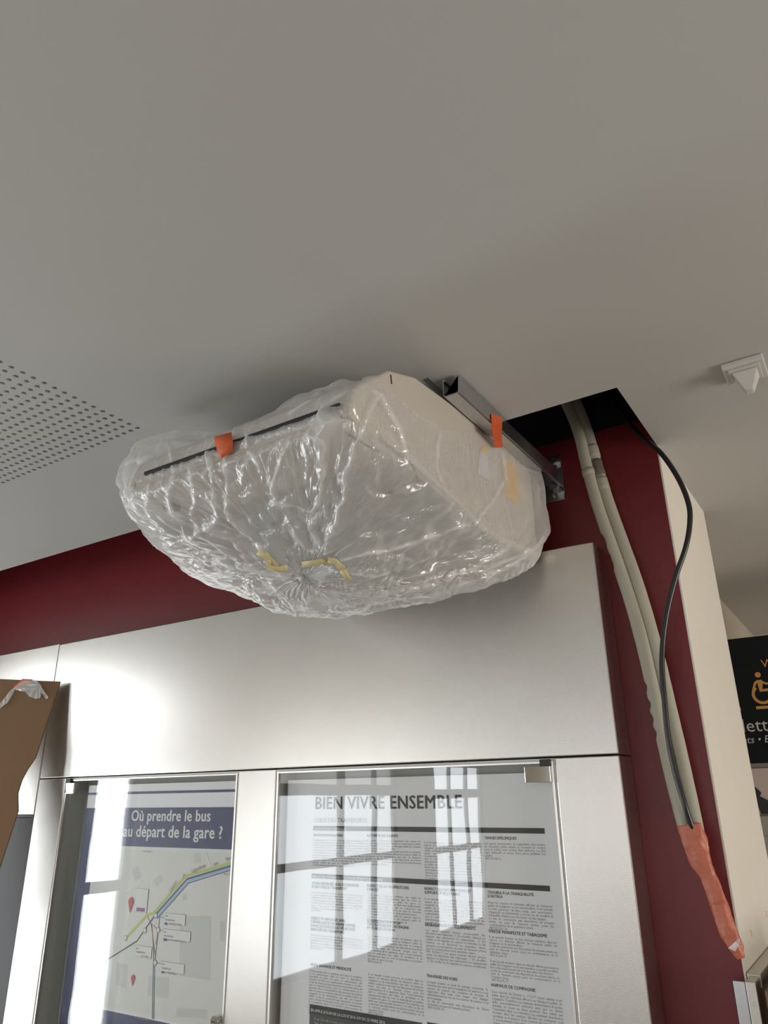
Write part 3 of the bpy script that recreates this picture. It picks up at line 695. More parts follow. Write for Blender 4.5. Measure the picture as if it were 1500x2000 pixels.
# torn patch and split cuffs of the right pipe
def cuff(parent, pts, i0, i1, r, m_, name, th0=0, th1=2 * math.pi):
    bm = bmesh.new(); up = Vector((0, -1, 0)); rings = []; n = 14
    for i in range(i0, i1 + 1):
        p = Vector(pts[i]); t = (Vector(pts[i + 1]) - Vector(pts[i - 1])).normalized(); a = t.cross(up).normalized(); b = t.cross(a).normalized()
        rings.append([bm.verts.new(p + (a * math.cos(th0 + (th1 - th0) * k / n) + b * math.sin(th0 + (th1 - th0) * k / n)) * (r + random.uniform(-.0006, .0006))) for k in range(n + 1)])
    for i in range(len(rings) - 1):
        for k in range(n): bm.faces.new((rings[i][k], rings[i][k + 1], rings[i + 1][k + 1], rings[i + 1][k]))
    ob = fin(name, bm, m_, parent, True); md = ob.modifiers.new('solid', 'SOLIDIFY'); md.thickness = .0012; return ob
cuff(pB, ptsB, 18, 22, .0168, M['pipe'], 'torn_cuff', 2.6, 6.6)
cuff(pB, ptsB, 23, 28, .0147, M['foam_dark'], 'torn_patch', 2.9, 5.8)
cuff(pB, ptsB, 29, 33, .0161, M['pipe'], 'torn_cuff', 2.7, 6.4)
cuff(pA, ptsA, 26, 28, .0158, M['pipe'], 'torn_cuff', 2.8, 6.0)
cab = [(1120, 700), (1165, 748), (1205, 795), (1245, 845), (1290, 884), (1325, 935), (1345, 985), (1347, 1025), (1339, 1070), (1322, 1120), (1306, 1180), (1296, 1240), (1293, 1300), (1297, 1360), (1305, 1440), (1319, 1510), (1338, 1575), (1352, 1618)]
cy_ = [1.785, 1.782, 1.778, 1.755, 1.735, 1.73, 1.728, 1.726, 1.724, 1.724, 1.726, 1.727, 1.727, 1.727, 1.727, 1.728, 1.730, 1.740]
bm = bmesh.new(); tube(bm, spline([tuple(aty(x, y, Y)) for (x, y), Y in zip(cab, cy_)], 160), .0062, 12)
o = setorg(fin('electric_cable', bm, M['cable'], None, True)); tag(o, 'black cable looping down beside the cream foam covered pipes', 'cable')
# taped end
tp = [(1346, 1610), (1356, 1645), (1368, 1680), (1383, 1712), (1398, 1750), (1412, 1790), (1425, 1825), (1437, 1850), (1448, 1872)]
tr_ = [.0245, .0255, .0215, .0158, .0168, .0172, .0168, .0140, .0075]
pts = spline([tuple(aty(x, y, 1.748)) for x, y in tp], 110); rr = np.interp(np.linspace(0, 8, 111), range(9), tr_)
random.seed(9); kk = [random.uniform(0, 6.3) for _ in range(8)]
def wr(i, th):
    w = math.sin(3 * th + i * .16 + kk[0]) * .035 + math.sin(5 * th - i * .23 + kk[1]) * .035 + math.sin(9 * th + i * .5 + kk[2]) * .02
    st = .03 * ((i % 17) / 17)
    return rr[i] * (1 + w + st)
bm = bmesh.new(); tube(bm, pts, wr, 40, squash=lambda i: .62 if i < 60 else .8)
wrap = setorg(fin('taped_pipe_end', bm, M['tape_wrap'], None, True)); tag(wrap, 'salmon orange tape wrapped round the lower ends of the pipes', 'tape wrap')
bm = bmesh.new()
v = [aty(x, y, Y) for x, y, Y in ((1422, 1852, 1.722), (1437, 1838, 1.718), (1446, 1832, 1.722), (1443, 1848, 1.716), (1436, 1858, 1.714))]
prism(bm, v, (0, 1, 0), .0006); fl = fin('tape_flap', bm, M['scrap'], wrap, label='loose clear flap')

# ------------------------------------------------------------------ ceiling detector
dx, dy = -.082, 1.528
det = empty('motion_detector', 'small white square ceiling detector with a wedge shaped snout', 'detector', (dx, dy, TOP - .055))
bm = bmesh.new(); box(bm, dx - .040, dx + .040, dy - .043, dy + .043, TOP - .013, TOP - .0005, .003); fin('base_plate', bm, M['plastic'], det)
bm = bmesh.new(); box(bm, dx - .030, dx + .030, dy - .032, dy + .032, TOP - .0165, TOP - .0132, .001); fin('inner_frame', bm, M['plastic'], det)
bm = bmesh.new()
top = [(-.024, -.022), (.024, -.022), (.024, .022), (-.024, .022)]; bot = [(-.007, -.006), (.007, -.006), (.007, .018), (-.007, .018)]
va = [bm.verts.new((dx + x, dy + y, TOP - .017)) for x, y in top]; vb = [bm.verts.new((dx + x, dy + y + .0, TOP - .055)) for x, y in bot]
bm.faces.new(va); bm.faces.new(vb[::-1])
for k in range(4): bm.faces.new((va[k], vb[k], vb[(k + 1) % 4], va[(k + 1) % 4]))
bmesh.ops.bevel(bm, geom=bm.edges[:], offset=.0012, segments=2, affect='EDGES'); fin('snout', bm, M['plastic'], det)

# ------------------------------------------------------------------ cardboard sheet leaning at the left
A_ = aty(117, 1331, 1.676); B_ = aty(-1, 1694, 1.568); C_ = aty(-200, 1318, 1.40)
u = (C_ - A_); dn = (B_ - A_); k = (A_.z - .004) / (A_.z - B_.z); D_ = A_ + dn * k
nn = u.cross(dn).normalized()
if nn.y > 0: nn = -nn
edge = [A_ + dn * t for t in (0, .02, .30, .44, .455, .50, .56, .63, .69, .72)]
wig = [0, 0, 0, .0, -.004, -.016, -.025, -.024, -.008, 0]
un = u.normalized()
pl = [e - un * w_ * -1 * -1 for e, w_ in zip(edge, wig)]
pl = [e + un * (-w_) for e, w_ in zip(edge, wig)]
poly = pl + [D_, D_ + u, A_ + u]
bm = bmesh.new(); prism(bm, poly, -nn, .006)
card = setorg(fin('cardboard_sheet', bm, M['card'])); tag(card, 'large brown cardboard sheet leaning against the steel case at the left', 'cardboard')
def oncard(px, py, off):   # pixel onto the cardboard plane
    d = Vector(ray(px, py)); o0 = Vector((0, 0, EYE)); q = A_ + nn * off; t = (q - o0).dot(nn) / d.dot(nn); return o0 + d * t
bm = bmesh.new(); prism(bm, [oncard(x, y, .0012) for x, y in ((25, 1341), (44, 1326), (64, 1327), (58, 1338), (48, 1343), (36, 1344))], nn, .0005)
o = setorg(fin('tape_strip', bm, M['tape'])); tag(o, 'orange tape scrap stuck on the top edge of the cardboard', 'tape')
bm = bmesh.new()
outl = [(-6, 1388), (2, 1372), (12, 1360), (24, 1346), (44, 1330), (70, 1328), (80, 1338), (88, 1352), (95, 1362), (91, 1366), (82, 1354), (79, 1364), (70, 1365), (58, 1361), (50, 1352), (44, 1344), (30, 1347), (25, 1357), (16, 1372), (4, 1382)]
vs = [bm.verts.new(oncard(x, y, .004 + .005 * random.random())) for x, y in outl]
bm.faces.new(vs); bmesh.ops.triangulate(bm, faces=bm.faces[:]); bmesh.ops.subdivide_edges(bm, edges=bm.edges[:], cuts=2, use_grid_fill=True)
for vv in bm.verts: vv.co += nn * random.uniform(0, .004)
o = fin('plastic_scrap', bm, M['scrap']); md = o.modifiers.new('solid', 'SOLIDIFY'); md.thickness = .0003; setorg(o)
tag(o, 'torn scrap of clear plastic taped to the top of the cardboard', 'plastic scrap')

# ------------------------------------------------------------------ metal frame with a carton, lower right
fr = empty('metal_frame', 'brushed metal shelf frame standing in the corner below the taped pipes', 'metal frame', (-.32, 1.77, 0))
bx('front_plate', -.344, -.3225, 1.748, 1.7535, -EYE, -.334, M['zinc'], fr, .001)
bx('post', -.3220, -.303, 1.748, 1.7985, -EYE, -.333, M['alu'], fr, .0015)
bx('top_rail', -.3255, -.300, 1.7995, 3.0, -.352, -.328, M['alu'], fr, .0015)
bm = bmesh.new(); cyl(bm, (-.313, 1.7480, EYE - .372), (0, -1, 0), .0016, .0015, 10); fin('rivet', bm, M['zinc'], fr)
bm = bmesh.new(); cyl(bm, (-.313, 1.7480, EYE - .367), (0, -1, 0), .0016, .0015, 10); fin('rivet', bm, M['zinc'], fr)
bx('shelf', -.299, .15, 1.66, 2.9, -.72, -.70, M['alu'], fr)
o = setorg(bx('carton', -.282, .10, 1.70, 2.10, -.6995, -.336, M['card'], None, .002)); tag(o, 'brown carton inside the metal frame at the bottom right', 'carton')

# staples in the white return wall
for q, (x, y) in enumerate(((1466, 1823), (1496, 1785))):
    v = atx(x, y, XC); bm = bmesh.new()
    tube(bm, [(XC + .0001, v.y, v.z + .006), (XC + .0018, v.y, v.z + .006), (XC + .0018, v.y, v.z - .006), (XC + .0001, v.y, v.z - .006)], .0007, 6)
    o = setorg(fin('staple', bm, M['ysticker'])); tag(o, ['small brass staple in the white return wall, nearer the red corner', 'small brass staple in the white return wall, higher and farther back'][q], 'staple', 'staples in the white wall')

# ------------------------------------------------------------------ corridor: partition, sign and picture
YN = 3.0
YF_ = YN + .031
bm = bmesh.new(); box(bm, -.494, .9, YF_, YF_ + .06, 0, EYE + .165); fin('wall_partition', bm, M['fargrey'], kind='structure')
sg = empty('toilet_sign', 'dark toilet sign with gold pictograms above the grey partition', 'sign', (-.2, YN, EYE + .16))
a = aty(1405, 1247, YN); zt_, zb_ = aty(1418, 1247, YN).z - .004, aty(1462, 1491, YN).z
bm = bmesh.new(); box(bm, -.492, .75, YN, YF_ - .0005, zb_, zt_, .003); fin('sign_board', bm, M['signbk'], sg)
Yt = YN - .001
def q2(x, y): v = aty(x, y, Yt); return (v.x, v.z)
s_ = lambda x, y, x2, y2: (Vector(q2(x2, y2)) - Vector(q2(x, y))).length
m = Print(Yt)
hx, hz = q2(1480, 1318); m.disc(hx, hz, 0.0099)
m.ppoly([(1478, 1330), (1486, 1327), (1490, 1331), (1489, 1346), (1500, 1344), (1512, 1343), (1512, 1349), (1484, 1351)])
m.stroke([q2(1484, 1330), q2(1496, 1335), q2(1512, 1334)], .0073)
m.stroke([q2(1481, 1329), q2(1475, 1334), q2(1472, 1345), q2(1477, 1347)], .0079)
wx, wz = q2(1489, 1356); m.arc(wx, wz, .0297, .0099, math.radians(125), math.radians(400), 30)
m.stroke([q2(1477, 1382.5), q2(1515, 1380)], .0099)
m.done('pictogram', M['gold'], sg); m = Print(Yt)
m.stroke([q2(1420, 1346), q2(1438, 1343.5)], .0086); m.stroke([q2(1420, 1386), q2(1447, 1384.5)], .0099)
m.stroke([q2(1434, 1358), q2(1438, 1368), q2(1436, 1376)], .0066)
m.done('pictogram', M['gold'], sg)
m = Print(Yt); m.text('WC', 1488, 1304, size=.041); m.done('gold_lettering', M['gold'], sg)
def wide(t, size, **k):
    me = text_mesh(t, size, **k); w_ = max(v.co.x for v in me.vertices); bpy.data.meshes.remove(me); return w_
m = Print(Yt); sz = .0646
pl_ = aty(1450, 1430, Yt); me = text_mesh('Toilettes', sz); m.put(me, Vector((pl_.x - wide('Toi', sz) - .004, 0, pl_.z)))
sz = .0343
pl_ = aty(1451, 1452, Yt); me = text_mesh('Toilets • Baños', sz, shear=.2); m.put(me, Vector((pl_.x - wide('Toil', sz, shear=.2), 0, pl_.z)))
m.done('white_lettering', M['signwhite'], sg)
pic = empty('picture_panel', 'pale poster with a dark photograph under the toilet sign', 'poster', (-.5, YN, EYE - .12))
z0_, z1_ = aty(1468, 1590, YN).z, aty(1462, 1501, YN).z
bm = bmesh.new(); box(bm, -.49, .3, YF_ - .012, YF_ - .0005, z0_, z1_); fin('picture_sheet', bm, M['picture_pink'], pic)
m = Print(YF_ - .0086); m.ppoly([(1462, 1523), (1478, 1530), (1500, 1534), (1500, 1590), (1464, 1590)]); m.done('grey_shape', M['picture_grey'], pic)
m = Print(YF_ - .014); m.ppoly([(1466, 1530), (1474, 1536), (1487, 1548), (1484, 1555), (1500, 1563), (1510, 1590), (1487, 1590), (1477, 1566)]); m.done('dark_shape', M['picture_dark'], pic)
m = Print(YF_ - .0086); m.ppoly([(1462, 1521), (1500, 1528), (1500, 1530), (1462, 1523)]); m.done('dark_line', M['picture_dark'], pic)
bm = bmesh.new(); box(bm, -.49, .5, YF_ - .012, YF_ - .0005, .6, z0_ - .007); box(bm, -.49, .5, YF_ - .020, YF_ - .012, z0_ - .09, z0_ - .072)
o = setorg(fin('wall_panel', bm, M['fargrey'])); tag(o, 'grey panel on the partition under the dark photograph', 'panel')

# ------------------------------------------------------------------ plastic cover hung round the unit
def wrapdirs():
    pass
HULL = []
for y, z in prof:
    for x in (UX0 - .004, UX1 + .004): HULL.append((x, y, z))
def hp(px, py, Y): v = aty(px, py, Y); HULL.append((v.x, v.y, v.z - EYE)); return HULL[-1]
for q in ((242, 915, .93), (250, 975, .99), (258, 1010, 1.03), (283, 1045, 1.10), (322, 1080, 1.15), (380, 1122, 1.2), (430, 1138, 1.22), (490, 1152, 1.25), (540, 1180, 1.27),
          (585, 1186, 1.29), (640, 1189, 1.33), (700, 1192, 1.37), (780, 1177, 1.44), (850, 1158, 1.5), (900, 1150, 1.55), (1000, 1126, 1.62), (1050, 1095, 1.672), (1070, 1000, 1.684), (1066, 1075, 1.682)): hp(*q)
for q in ((540, 800, .93), (600, 760, .97), (655, 748, .98), (710, 748, .985), (285, 858, .97), (345, 842, 1.0), (500, 1100, 1.08), (420, 1050, 1.02), (700, 1120, 1.16)): hp(*q)
HULL += [(-1.33, 1.15, .70), (-1.34, 1.5, .68), (-1.32, 1.685, .60), (-1.30, 1.60, .50), (-.62, 1.688, .70)]
C0 = np.array([-.95, 1.22, .60])
bm = bmesh.new(); vs = [bm.verts.new(h) for h in HULL]; r_ = bmesh.ops.convex_hull(bm, input=vs)
bm.normal_update(); planes = []
bmesh.ops.recalc_face_normals(bm, faces=bm.faces[:])
for f_ in bm.faces:
    n = np.array(f_.normal); d = n @ (np.array(f_.verts[0].co) - C0)
    if d < 0: n, d = -n, -d
    planes.append((*n, max(d, .02)))
bm.free(); planes = np.array(planes)
def hull_r(D, p=60.0):
    q = np.maximum(D @ planes[:, :3].T, 0) / planes[:, 3]
    return 1.0 / np.power(np.power(q, p).sum(-1), 1 / p)
RIM = [aty(*q) for q in ((237, 905, .95), (285, 850, .98), (345, 834, 1.01), (430, 846, .95), (490, 826, .94), (540, 799, .94), (605, 757, .975), (655, 745, .985), (705, 745, .99))]
RIM += [atx(x, y, UX1) for x, y in ((742, 752), (775, 778), (815, 815), (850, 832), (905, 843), (962, 848), (1000, 884), (1040, 912), (1062, 940))]
RIM = [np.array(v) - np.array([0, 0, EYE]) for v in RIM]
RIM += [np.array(v) for v in ((-.66, 1.69, .76), (-.95, 1.69, .75), (-1.25, 1.69, .74), (-1.34, 1.45, .76), (-1.32, 1.15, .74))]
NT, NR = 600, 176
RIM = np.array(RIM); R2 = np.vstack([RIM, RIM[:1]]); seg = np.r_[0, np.cumsum(np.linalg.norm(np.diff(R2, axis=0), axis=1))]
ss = np.linspace(0, seg[-1], NT, endpoint=False); rimp = np.stack([np.interp(ss, seg, R2[:, k]) for k in range(3)], 1)
for _ in range(3): rimp = (np.roll(rimp, 1, 0) + 2 * rimp + np.roll(rimp, -1, 0)) / 4
rd = rimp - C0; rd /= np.linalg.norm(rd, axis=1, keepdims=True)
pole = np.array(aty(592, 1118, 1.12)) - np.array([0, 0, EYE]) - C0; pole /= np.linalg.norm(pole)
tt = np.linspace(0, .985, NR) ** 1.05
om = np.arccos(np.clip(rd @ pole, -1, 1))[:, None]
T_ = tt[None, :]
Dv = (np.sin((1 - T_) * om) / np.sin(om))[..., None] * rd[:, None, :] + (np.sin(T_ * om) / np.sin(om))[..., None] * pole
HRD = hull_r(Dv.reshape(-1, 3)).reshape(NT, NR)
rim_k = (np.linalg.norm(rimp - C0, axis=1) / HRD[:, 0])[:, None]
HRD = HRD * (1 + (rim_k - 1) * np.exp(-(T_ / .10) ** 1.5))
X = C0 + Dv * HRD[..., None]
# let the film relax and crumple: position based, with slack, kept outside the unit and inside the loose outer shape
rng = np.random.RandomState(3)
def noise2(a, b):
    g_ = rng.randn(a, b); g_[:, -1] = g_[:, 0]
    gi = np.linspace(0, a - 1, NT, endpoint=False); gj = np.linspace(0, b - 1, NR)
    i0 = gi.astype(int); j0 = np.minimum(gj.astype(int), b - 2); fi = (gi - i0)[:, None]; fj = (gj - j0)[None, :]
    fi = fi * fi * (3 - 2 * fi); fj = fj * fj * (3 - 2 * fj); i1 = np.minimum(i0 + 1, a - 1)
    i1 = np.where(i0 + 1 >= a - 1, 0, i0 + 1)
    return (g_[np.ix_(i0, j0)] * (1 - fi) * (1 - fj) + g_[np.ix_(i1, j0)] * fi * (1 - fj) + g_[np.ix_(i0, j0 + 1)] * (1 - fi) * fj + g_[np.ix_(i1, j0 + 1)] * fi * fj)
def unit_push(Xf):
    """keep points outside the unit body"""
    y, z, x = Xf[:, 1], Xf[:, 2], Xf[:, 0]
    return Xf
slack = 1.035 + .02 * np.clip(noise2(14, 8), -1.2, 1.6)
RNG_IDX = np.arange(NT)
def lens(A, B): return np.linalg.norm(A - B, axis=-1)
rest_t = lens(X, np.roll(X, -1, 0)) * slack
rest_r = lens(X[:, 1:], X[:, :-1]) * slack[:, 1:]
Xn = np.roll(X, -1, 0)
rest_d1 = lens(X[:, :-1], Xn[:, 1:]) * slack[:, 1:]; rest_d2 = lens(X[:, 1:], Xn[:, :-1]) * slack[:, 1:]
rest_b = lens(X[:, 2:], X[:, :-2]) * slack[:, 2:]; rest_bt = lens(X, np.roll(X, -2, 0)) * slack
out = Dv
X0 = X.copy()
X = X + out * (.006 * noise2(60, 24) + .004 * noise2(160, 60) + .002 * rng.randn(NT, NR))[..., None]
wt = np.ones(NR); wt[0] = 0
hullR = np.linalg.norm(X0 - C0, axis=-1)
# inner limit: unit body radius along each direction
upl = []
pf_ = np.array(prof); cc = np.array([1.22, .66])
for i in range(len(pf_)):
    a, b = pf_[i], pf_[(i + 1) % len(pf_)]; e = b - a; n = np.array([e[1], -e[0]]); n /= np.linalg.norm(n)
    if n @ (a - cc) < 0: n = -n
    upl.append((0, n[0], n[1], n @ (a - np.array([C0[1], C0[2]]))))
upl.append((1, 0, 0, UX1 - C0[0])); upl.append((-1, 0, 0, C0[0] - UX0)); upl = np.array(upl)
def inner_r(D):
    q = np.maximum(D @ upl[:, :3].T, 1e-6) / upl[:, 3]; return 1.0 / q.max(-1)
def solve(A, B, wa, wb, rest, k):
    d = B - A; l = np.linalg.norm(d, axis=-1); s = k * (l - rest) / np.maximum(l, 1e-9) / np.maximum(wa + wb, 1e-9)
    d *= s[..., None]; return d
W2 = np.broadcast_to(wt, (NT, NR))
def cons(X, ia, ib, rest, k):
    (ta, ra), (tb, rb) = ia, ib
    A = X[ta, ra]; B = X[tb, rb]; wa = W2[ta, ra]; wb = W2[tb, rb]
    d = solve(A, B, wa, wb, rest, k); X[ta, ra] = A + d * wa[..., None]; X[tb, rb] = B - d * wb[..., None]
allr = slice(None)
ev, od = slice(0, NT, 2), slice(1, NT, 2)
evn, odn = slice(1, NT, 2), np.r_[np.arange(2, NT, 2), 0]
ODI = np.arange(1, NT, 2)
for it in range(70):
    for (ta, tb) in ((np.arange(0, NT, 2), np.arange(1, NT, 2)), (ODI, odn)):
        cons(X, (ta, allr), (tb, allr), rest_t[ta], .8)
        cons(X, (ta, slice(0, NR - 1)), (tb, slice(1, NR)), rest_d1[ta], .5)
        cons(X, (ta, slice(1, NR)), (tb, slice(0, NR - 1)), rest_d2[ta], .5)
    for s0 in (0, 1):
        na = len(range(s0, NR - 1, 2))
        cons(X, (allr, slice(s0, s0 + 2 * na, 2)), (allr, slice(s0 + 1, s0 + 2 * na + 1, 2)), rest_r[:, s0::2][:, :na], .8)
    for s0 in (0, 1, 2, 3):
        ia = np.arange(s0, NR - 2, 4); cons(X, (allr, ia), (allr, ia + 2), rest_b[:, ia], .25)
        ta = np.arange(s0, NT, 4); cons(X, (ta, allr), ((ta + 2) % NT, allr), rest_bt[ta], .25)
    X[:, 1:, 2] -= .0002
    V = X - C0; R_ = np.linalg.norm(V, axis=-1); U = V / R_[..., None]
    Rn = np.clip(R_, np.minimum(inner_r(U) + .004, hullR * 1.05), np.maximum(hullR * 1.045, inner_r(U) + .0055))
    X = C0 + U * Rn[..., None]
    X[:, :, 1] = np.minimum(X[:, :, 1], 1.693); X[:, :, 2] = np.minimum(X[:, :, 2], HC - .004)
X[:, 0] = X0[:, 0] + (X[:, 1] - X0[:, 1]) * .9
V = X - C0; R_ = np.linalg.norm(V, axis=-1); U = V / R_[..., None]
X = C0 + U * np.maximum(R_, inner_r(U) + .003)[..., None]
X[:, :, 1] = np.minimum(X[:, :, 1], 1.694); X[:, :, 2] = np.minimum(X[:, :, 2], HC - .002)
# refine the sheet, then press the folds into it
def refine(X):
    Y = np.empty((X.shape[0] * 2, X.shape[1] * 2 - 1, 3)); n = np.roll(X, -1, 0)
    Y[0::2, 0::2] = X; Y[1::2, 0::2] = (X + n) / 2
    Y[:, 1::2] = (Y[:, 0:-2:2] + Y[:, 2::2]) / 2
    return Y
def soften(X, k):
    for _ in range(k):
        X = (np.roll(X, 1, 0) + 2 * X + np.roll(X, -1, 0)) / 4
        Z = X.copy(); Z[:, 1:-1] = (X[:, :-2] + 2 * X[:, 1:-1] + X[:, 2:]) / 4; X = Z
    return X
X = soften(refine(X), 2)
sm = np.clip((X[..., 1] - 1.53) / .15, 0, 1); X[..., 0] = np.minimum(X[..., 0], UX1 + .007 + .030 * sm * sm * (3 - 2 * sm))   # drawn tight over the end cap
NT2, NR2 = X.shape[:2]
def normals(X):
    du = np.roll(X, -1, 0) - np.roll(X, 1, 0); dv = np.gradient(X, axis=1); n = np.cross(du, dv)
    n /= np.maximum(np.linalg.norm(n, axis=-1, keepdims=True), 1e-9); s_ = np.sign((n * (X - C0)).sum(-1, keepdims=True)); return n * s_
UU = np.arange(NT2)[:, None] / NT2 * np.ones((1, NR2)); VV = np.linspace(0, 1, NR2)[None, :] * np.ones((NT2, 1))
def vnoise(fu, fv, seed, wu=None, wv=None):
    """value noise over the sheet, periodic round the rim"""
    g_ = np.random.RandomState(seed).rand(int(fu), int(fv) + 3) * 2 - 1
    a = (UU if wu is None else UU + wu) * int(fu); b = np.clip((VV if wv is None else VV + wv), 0, 1.02) * fv
    ia = np.floor(a).astype(int); ib = np.floor(b).astype(int); fa = a - ia; fb = b - ib; fa = fa * fa * (3 - 2 * fa); fb = fb * fb * (3 - 2 * fb)
    A0 = ia % int(fu); A1 = (ia + 1) % int(fu)
    return (g_[A0, ib] * (1 - fa) + g_[A1, ib] * fa) * (1 - fb) + (g_[A0, ib + 1] * (1 - fa) + g_[A1, ib + 1] * fa) * fb
def noise3(P, lam, seed):
    """value noise in space; lam may be one wavelength or three"""
    q = P / np.array(lam) + 50.0; r = np.random.RandomState(seed); G = 64; g_ = (r.rand(G, G, G) * 2 - 1).astype(np.float32)
    i = np.floor(q).astype(int); f = q - i; f = f * f * (3 - 2 * f); out = 0
    for a in (0, 1):
        for b in (0, 1):
            for c in (0, 1):
                w_ = (f[..., 0] if a else 1 - f[..., 0]) * (f[..., 1] if b else 1 - f[..., 1]) * (f[..., 2] if c else 1 - f[..., 2])
                out = out + w_ * g_[(i[..., 0] + a) % G, (i[..., 1] + b) % G, (i[..., 2] + c) % G]
    return out
X = soften(X, 6)
NN = normals(X)
d_pole = np.linalg.norm(X - X[:, -1:].mean(0), axis=-1)
cv = X @ RM; px_ = cv[..., 0] / cv[..., 2] * F + 750; py_ = cv[..., 1] / cv[..., 2] * F + 1000
front = ((NN * X).sum(-1) < 0)
free = np.clip((np.linalg.norm(X - C0, axis=-1) - inner_r((X - C0) / np.linalg.norm(X - C0, axis=-1, keepdims=True))) / .03, .10, 1)
def spot(cx, cy, rx, ry): return np.exp(-((px_ - cx) / rx) ** 2 - ((py_ - cy) / ry) ** 2)
calm = 1 - .75 * np.clip(spot(820, 960, 110, 80) + spot(420, 1080, 90, 40) + spot(730, 1030, 60, 40) + spot(500, 960, 40, 40), 0, 1)
busy = np.clip(.35 + spot(600, 900, 70, 80) + spot(290, 970, 70, 90) + spot(430, 920, 60, 80) + .9 * spot(800, 1110, 200, 40) + .6 * spot(960, 930, 60, 80) + spot(660, 800, 60, 40), 0, 1.3)
crease = np.zeros((NT2, NR2)) ; H = .006 * free * noise3(X, .14, 1)
warp = np.stack([noise3(X, .06, 90 + k) for k in range(3)], -1) * .014
DR = (X[:, -1:].mean(0) - X); DR /= np.maximum(np.linalg.norm(DR, axis=-1, keepdims=True), 1e-6)
along = (X * DR).sum(-1, keepdims=True) * DR                     # stretch the wrinkles towards the knot
XS_ = X - along * .62 + warp
for lam, sd, amp, pw, cw in ((.085, 11, .0050, 9, .40), (.045, 12, .0028, 8, .34), (.024, 13, .0017, 6, .30), (.012, 14, .0010, 5, .18)):
    n = noise3(XS_, lam, sd); rg = np.maximum(0, 1 - np.abs(n) * 1.15) ** pw
    mk = np.clip(noise3(X, .07, sd + 50) * 1.6 + .5, 0, 1) * calm * busy
    H += amp * rg * mk * (.3 + .7 * free); crease = np.maximum(crease, cw * rg * mk)
pl = np.abs(((UU * 38 + vnoise(30, 4, 21) * .5) % 1) - .5) * 2
near = np.exp(-(d_pole / .10) ** 2); H += near * .002 * pl ** 2 * np.clip(d_pole / .04, 0, 1); crease = np.maximum(crease, near * .22 * np.clip(1 + noise3(X, .03, 77), 0, 2))
# main folds
FOLDS = [([(453, 856), (444, 888), (447, 958), (450, 1003), (501, 1060), (533, 1098), (578, 1124)], .014, 6), ([(718, 754), (769, 831), (795, 894)], .012, 7),
         ([(737, 760), (700, 850), (680, 913), (660, 1000), (635, 1060)], .014, 7), ([(578, 853), (552, 894), (540, 939), (543, 977), (580, 985), (616, 993), (629, 945), (635, 856), (600, 850)], .013, 6),
         ([(635, 996), (603, 1022), (629, 1067)], .010, 6), ([(571, 1022), (603, 1073), (654, 1070)], .010, 5), ([(922, 1016), (870, 1038), (820, 1054), (731, 1079), (654, 1092)], .010, 5),
         ([(999, 1060), (950, 1092), (897, 1118), (807, 1143), (680, 1150), (600, 1135)], .014, 6), ([(405, 875), (418, 958), (425, 1009), (386, 1041), (310, 1060)], .010, 6),
         ([(323, 1054), (418, 1092), (514, 1111), (571, 1118)], .012, 5), ([(360, 1122), (460, 1118), (571, 1124)], .010, 5), ([(975, 880), (985, 930), (967, 971), (935, 1009), (915, 1030)], .006, 4),
         ([(480, 840), (490, 880), (520, 930)], .008, 5), ([(330, 870), (340, 920), (330, 980), (350, 1020)], .008, 5), ([(300, 930), (290, 990), (330, 1050)], .008, 6), ([(370, 900), (380, 960), (372, 1010)], .006, 4),
         ([(240, 912), (300, 890), (345, 838)], .008, 5), ([(640, 1100), (700, 1120), (760, 1118)], .009, 5), ([(1040, 1065), (1000, 1100), (930, 1128), (850, 1150)], .009, 5), ([(860, 840), (850, 900), (870, 960)], .004, 4),
         ([(640, 760), (600, 790), (560, 812)], .010, 6), ([(690, 760), (640, 790), (628, 830)], .010, 6), ([(520, 1130), (560, 1160), (585, 1185)], .012, 6), ([(590, 1185), (620, 1140), (650, 1125)], .012, 6)]
jx = noise3(X, .035, 31) * 4 + noise3(X, .012, 34) * 1.5; jy = noise3(X, .035, 32) * 4 + noise3(X, .012, 35) * 1.5
for pts_, hh, w_ in FOLDS:
    q = np.array(spline([(*p, 0) for p in pts_], 10 * len(pts_)))[:, :2]; best = np.full(px_.shape, 1e9); side = np.zeros(px_.shape)
    for a, b in zip(q[:-1], q[1:]):
        e = b - a; rx, ry = px_ + jx - a[0], py_ + jy - a[1]
        t = np.clip((rx * e[0] + ry * e[1]) / max(e @ e, 1e-9), 0, 1); d_ = np.hypot(rx - t * e[0], ry - t * e[1])
        cr = (rx * e[1] - ry * e[0]) > 0; nw = d_ < best; best = np.where(nw, d_, best); side = np.where(nw, cr, side)
    ends = np.clip(np.minimum(np.hypot(px_ - q[0, 0], py_ - q[0, 1]), np.hypot(px_ - q[-1, 0], py_ - q[-1, 1])) / 14, .25, 1)
    wide = np.where(side > .5, w_ * 3.2, w_ * .8)                 # steep on one side, sloping on the other
    g_ = np.exp(-best / wide) * front * ends; H = H + hh * .62 * g_
    crease = np.maximum(crease, (.85 * np.exp(-(best / (w_ * .55)) ** 2) + .35 * np.exp(-best / (w_ * 2.5))) * front * ends * (.6 + .4 * noise3(X, .02, 33)))
